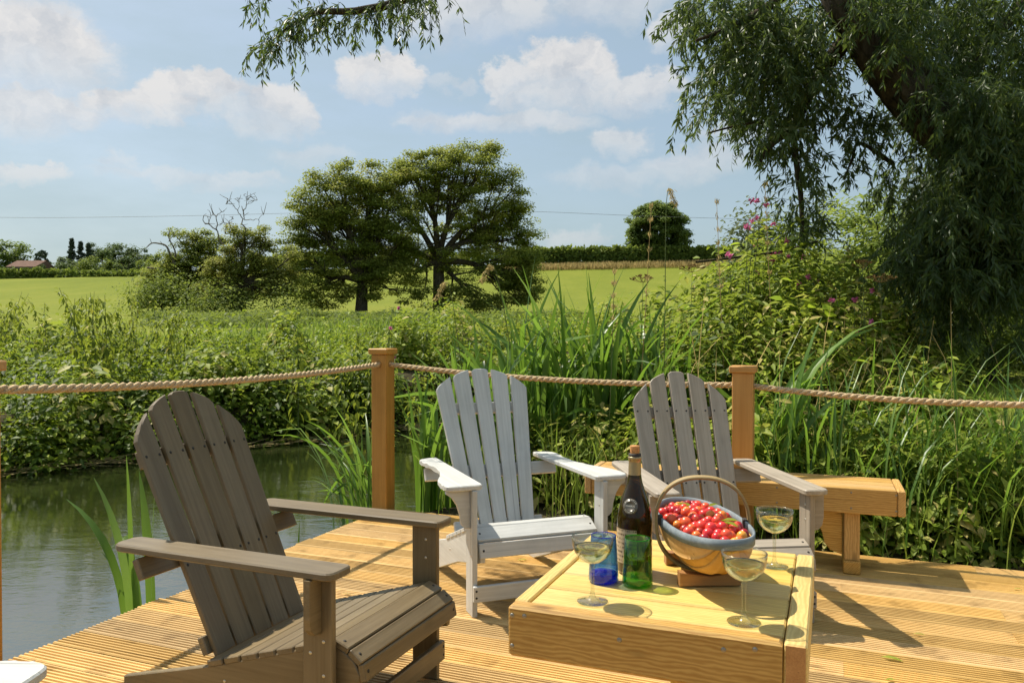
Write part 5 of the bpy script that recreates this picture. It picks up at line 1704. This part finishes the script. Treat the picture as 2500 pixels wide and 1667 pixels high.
bush(2600, 640, 200, 220, 18, 'tall shrub at the right edge behind the willow', 'lf_hedge', 90, 150, .16)

bush(395, 722, 62, 34, 53, 'low shrub in the field left of the ivy clad tree', 'lf_hedge', 40, 120, .2, 'field shrubs', .6)
bush(520, 742, 48, 22, 50, 'low shrub between the ivy clad tree and the small oak', 'lf_hedge', 34, 120, .2, 'field shrubs', .6)
bush(665, 752, 62, 16, 50, 'low weedy shrub right of the small oak', 'lf_hedge', 30, 110, .18, 'field shrubs', .6)
# ------------------------------------------------------------------ the leaning willow
def build_willow():
    base = Vector((6.9, 7.6, gz(6.9, 7.6)))
    t = empty('willow_tree', base); off = np.array(tuple(base))
    tag(t, 'big leaning willow with furrowed trunk and drooping leaves at the right', 'tree')
    DT = 6.5
    path = [np.array(tuple(base)), np.array(W(2780, 850, 7.0)), np.array(W(2590, 640, 6.7)), np.array(W(2412, 420, DT)), np.array(W(2250, 270, DT)), np.array(W(2125, 110, DT)), np.array(W(2035, -60, DT)), np.array(W(1930, -320, 7.3)), np.array(W(1900, -620, 7.4))]
    P = spline(path, 110)
    PL = spline(path, 40)
    rad = np.interp(np.linspace(0, 1, 110), [0, .15, .35, .55, .75, 1], [.34, .25, .205, .18, .15, .08])
    # furrowed surface: jittered rings
    tb = Tubes(); tb.add(P - off, rad, 52, cap=False)
    me = tb.mesh('willow_trunk')
    co = np.empty(len(me.vertices) * 3); me.vertices.foreach_get('co', co); co = co.reshape(-1, 3)
    cen = np.repeat(P - off, 52, 0); rv = co - cen
    ang = np.tile(np.arange(52), 110) * 2 * np.pi / 52; ln = np.repeat(np.arange(110), 52) * .12
    k = 1 + .05 * np.sin(ang * 3 + ln) - .10 * np.abs(np.sin(ang * 9.5 + 1.6 * np.sin(ln * 1.3) + .8 * np.sin(ln * 3.1 + ang))) ** 2 + .06 * np.sin(ang * 2 + ln * .6) + .022 * rng.normal(size=len(co))
    me.vertices.foreach_set('co', (cen + rv * k[:, None]).ravel())
    put('trunk', me, M['willowbark'], t)
    # boughs
    tb = Tubes()
    def bough(pts, r0, r1, n=16): 
        q = spline([np.array(tuple(p)) - off for p in pts], n); tb.add(q, np.linspace(r0, r1, n), 8); return q + off
    bough([PL[26], W(1990, 200, 7.0), W(1940, 300, 6.9), W(1885, 350, 6.8), W(1855, 395, 6.75)], .075, .018)
    bough([W(1935, 310, 6.9), W(1945, 400, 6.9), W(1955, 480, 6.9), W(1958, 560, 6.9), W(1955, 600, 6.9)], .030, .014)
    bough([W(1940, 320, 6.9), W(1860, 300, 6.7), W(1790, 310, 6.6), W(1730, 325, 6.5)], .018, .006)
    bough([W(2180, 400, 7.0), W(2100, 350, 6.9), W(2080, 390, 6.8), W(2060, 440, 6.8)], .020, .006)
    bough([PL[30], W(1900, 0, 6.8), W(1800, 60, 6.6), W(1700, 100, 6.4)], .06, .012)
    bough([PL[24], W(2300, 200, 7.6), W(2400, 120, 8.0), W(2520, -20, 8.4)], .12, .05)
    bough([PL[20], W(2440, 330, 7.8), W(2560, 200, 8.2), W(2700, 40, 8.6)], .13, .05)
    bough([W(1700, 640, 6.6), W(1900, 615, 6.9), W(1995, 590, 7.1)], .010, .012)
    # limb reaching out overhead to the left
    lm = bough([PL[35], W(1650, -420, 6.2), W(1300, -200, 5.4), W(1020, -18, 4.9), (W(880, 26, 4.8)), W(770, 32, 4.75), W(690, 80, 4.7), W(676, 115, 4.7)], .050, .003, 30)
    put('boughs', tb.mesh('boughs'), M['willowbark'], t)
    # hanging leafy twigs
    tw = Tubes()
    LP, LD, LN, LL, LV = [], [], [], [], []
    def twig(p0, az, L, up, droop, nleaf, leafL=.088, tone=.5, r=.0022):
        n = 8
        pts = [np.array(p0, float)]
        d = np.array([math.cos(az), math.sin(az), up]); d /= np.linalg.norm(d)
        for i in range(n):
            d = d + np.array([0, 0, -droop * (i + 1) / n * .55]); d /= np.linalg.norm(d)
            pts.append(pts[-1] + d * L / n)
        pts = np.array(pts)
        tw.add(pts - off, np.linspace(r, .0008, n + 1), 3)
        f = rng.random(nleaf) ** .8 * (n - .01)
        i = f.astype(int); g = (f - i)[:, None]
        Q = pts[i] * (1 - g) + pts[i + 1] * g
        Tn = unit(pts[i + 1] - pts[i])
        sd = rdir(nleaf)
        LP.append(Q); LD.append(unit(Tn * .55 + sd * .75 + np.array([0, 0, -.55]))); LN.append(rdir(nleaf))
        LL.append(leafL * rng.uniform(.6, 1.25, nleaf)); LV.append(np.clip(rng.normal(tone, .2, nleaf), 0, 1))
    def mass(ells, n, d0, d1, L=.5, nl=22, tone=.5, leafL=.080):
        area = np.array([e[2] * e[3] * (e[4] if len(e) > 4 else 1) for e in ells], float)
        for e, k in zip(ells, np.round(n * area / area.sum()).astype(int)):
            for _ in range(k):
                a = mrng.uniform(0, 6.28); q = mrng.random() ** .5
                d = mrng.uniform(d0, d1)
                p = W(e[0] + math.cos(a) * q * e[2], e[1] + math.sin(a) * q * e[3] - 25, d)
                twig(p, mrng.uniform(0, 6.28), L * mrng.uniform(.5, 1.3), mrng.uniform(-.4, .4), mrng.uniform(.5, 1.6), int(nl * mrng.uniform(.6, 1.3)), leafL, mrng.gauss(tone, .12))
    # left, sunlit edge of the crown
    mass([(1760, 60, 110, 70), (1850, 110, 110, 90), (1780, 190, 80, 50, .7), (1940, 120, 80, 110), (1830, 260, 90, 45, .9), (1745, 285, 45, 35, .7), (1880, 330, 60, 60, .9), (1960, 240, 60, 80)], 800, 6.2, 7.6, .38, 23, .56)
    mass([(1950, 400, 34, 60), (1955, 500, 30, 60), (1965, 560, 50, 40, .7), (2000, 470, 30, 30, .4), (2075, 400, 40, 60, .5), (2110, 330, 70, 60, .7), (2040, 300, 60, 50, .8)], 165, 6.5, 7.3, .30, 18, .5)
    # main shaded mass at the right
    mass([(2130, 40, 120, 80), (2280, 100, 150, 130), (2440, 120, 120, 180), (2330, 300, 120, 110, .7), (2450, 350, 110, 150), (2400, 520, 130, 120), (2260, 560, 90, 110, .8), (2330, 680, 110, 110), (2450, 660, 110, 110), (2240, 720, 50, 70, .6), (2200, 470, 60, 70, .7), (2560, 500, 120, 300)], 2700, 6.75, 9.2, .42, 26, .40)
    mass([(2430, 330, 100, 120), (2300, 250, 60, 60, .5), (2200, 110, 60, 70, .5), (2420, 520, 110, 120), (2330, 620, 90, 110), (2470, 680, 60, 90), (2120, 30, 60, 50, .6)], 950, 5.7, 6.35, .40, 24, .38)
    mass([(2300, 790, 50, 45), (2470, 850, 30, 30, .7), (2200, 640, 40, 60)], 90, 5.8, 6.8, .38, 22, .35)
    # unseen crown above the frame, put in to shade the mass below
    mass([(2000, -200, 250, 160), (2350, -180, 300, 200), (2700, 0, 250, 300), (2150, -520, 400, 220), (2600, -500, 350, 300), (1750, -120, 120, 90, .6)], 900, 6.0, 9.5, .6, 24, .45, .10)
    # the limb overhead: twigs along it
    for j in range(110):
        i = mrng.randrange(12, 30)
        p = lm[i] + rng.normal(0, .05, 3) * np.array([1, .8, .5])
        twig(p, mrng.gauss(3.4, 1.3), mrng.uniform(.10, .28), mrng.uniform(-.3, .2), mrng.uniform(.8, 2.0), mrng.randrange(9, 18), .054, mrng.gauss(.45, .12), .0016)
    for (px, py) in ((1075, 20), (1050, 60), (1000, 55), (960, 75), (900, 70), (930, 30), (1020, 20), (985, 10), (860, 60), (610, 30), (640, 10), (700, 20), (780, 50)):
        for _ in range(4):
            p = W(px + mrng.gauss(0, 18), py - 35 + mrng.gauss(0, 14), 4.8 + mrng.gauss(0, .15))
            twig(p, mrng.uniform(0, 6.28), mrng.uniform(.14, .30), -.3, 1.6, 13, .055, .45, .0016)
    put('twigs', tw.mesh('twigs', False), M['stem'], t)
    Pq = np.concatenate(LP); Lq = np.concatenate(LL)
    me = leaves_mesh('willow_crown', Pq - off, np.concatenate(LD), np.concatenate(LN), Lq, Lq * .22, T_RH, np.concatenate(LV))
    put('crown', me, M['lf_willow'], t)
build_willow()
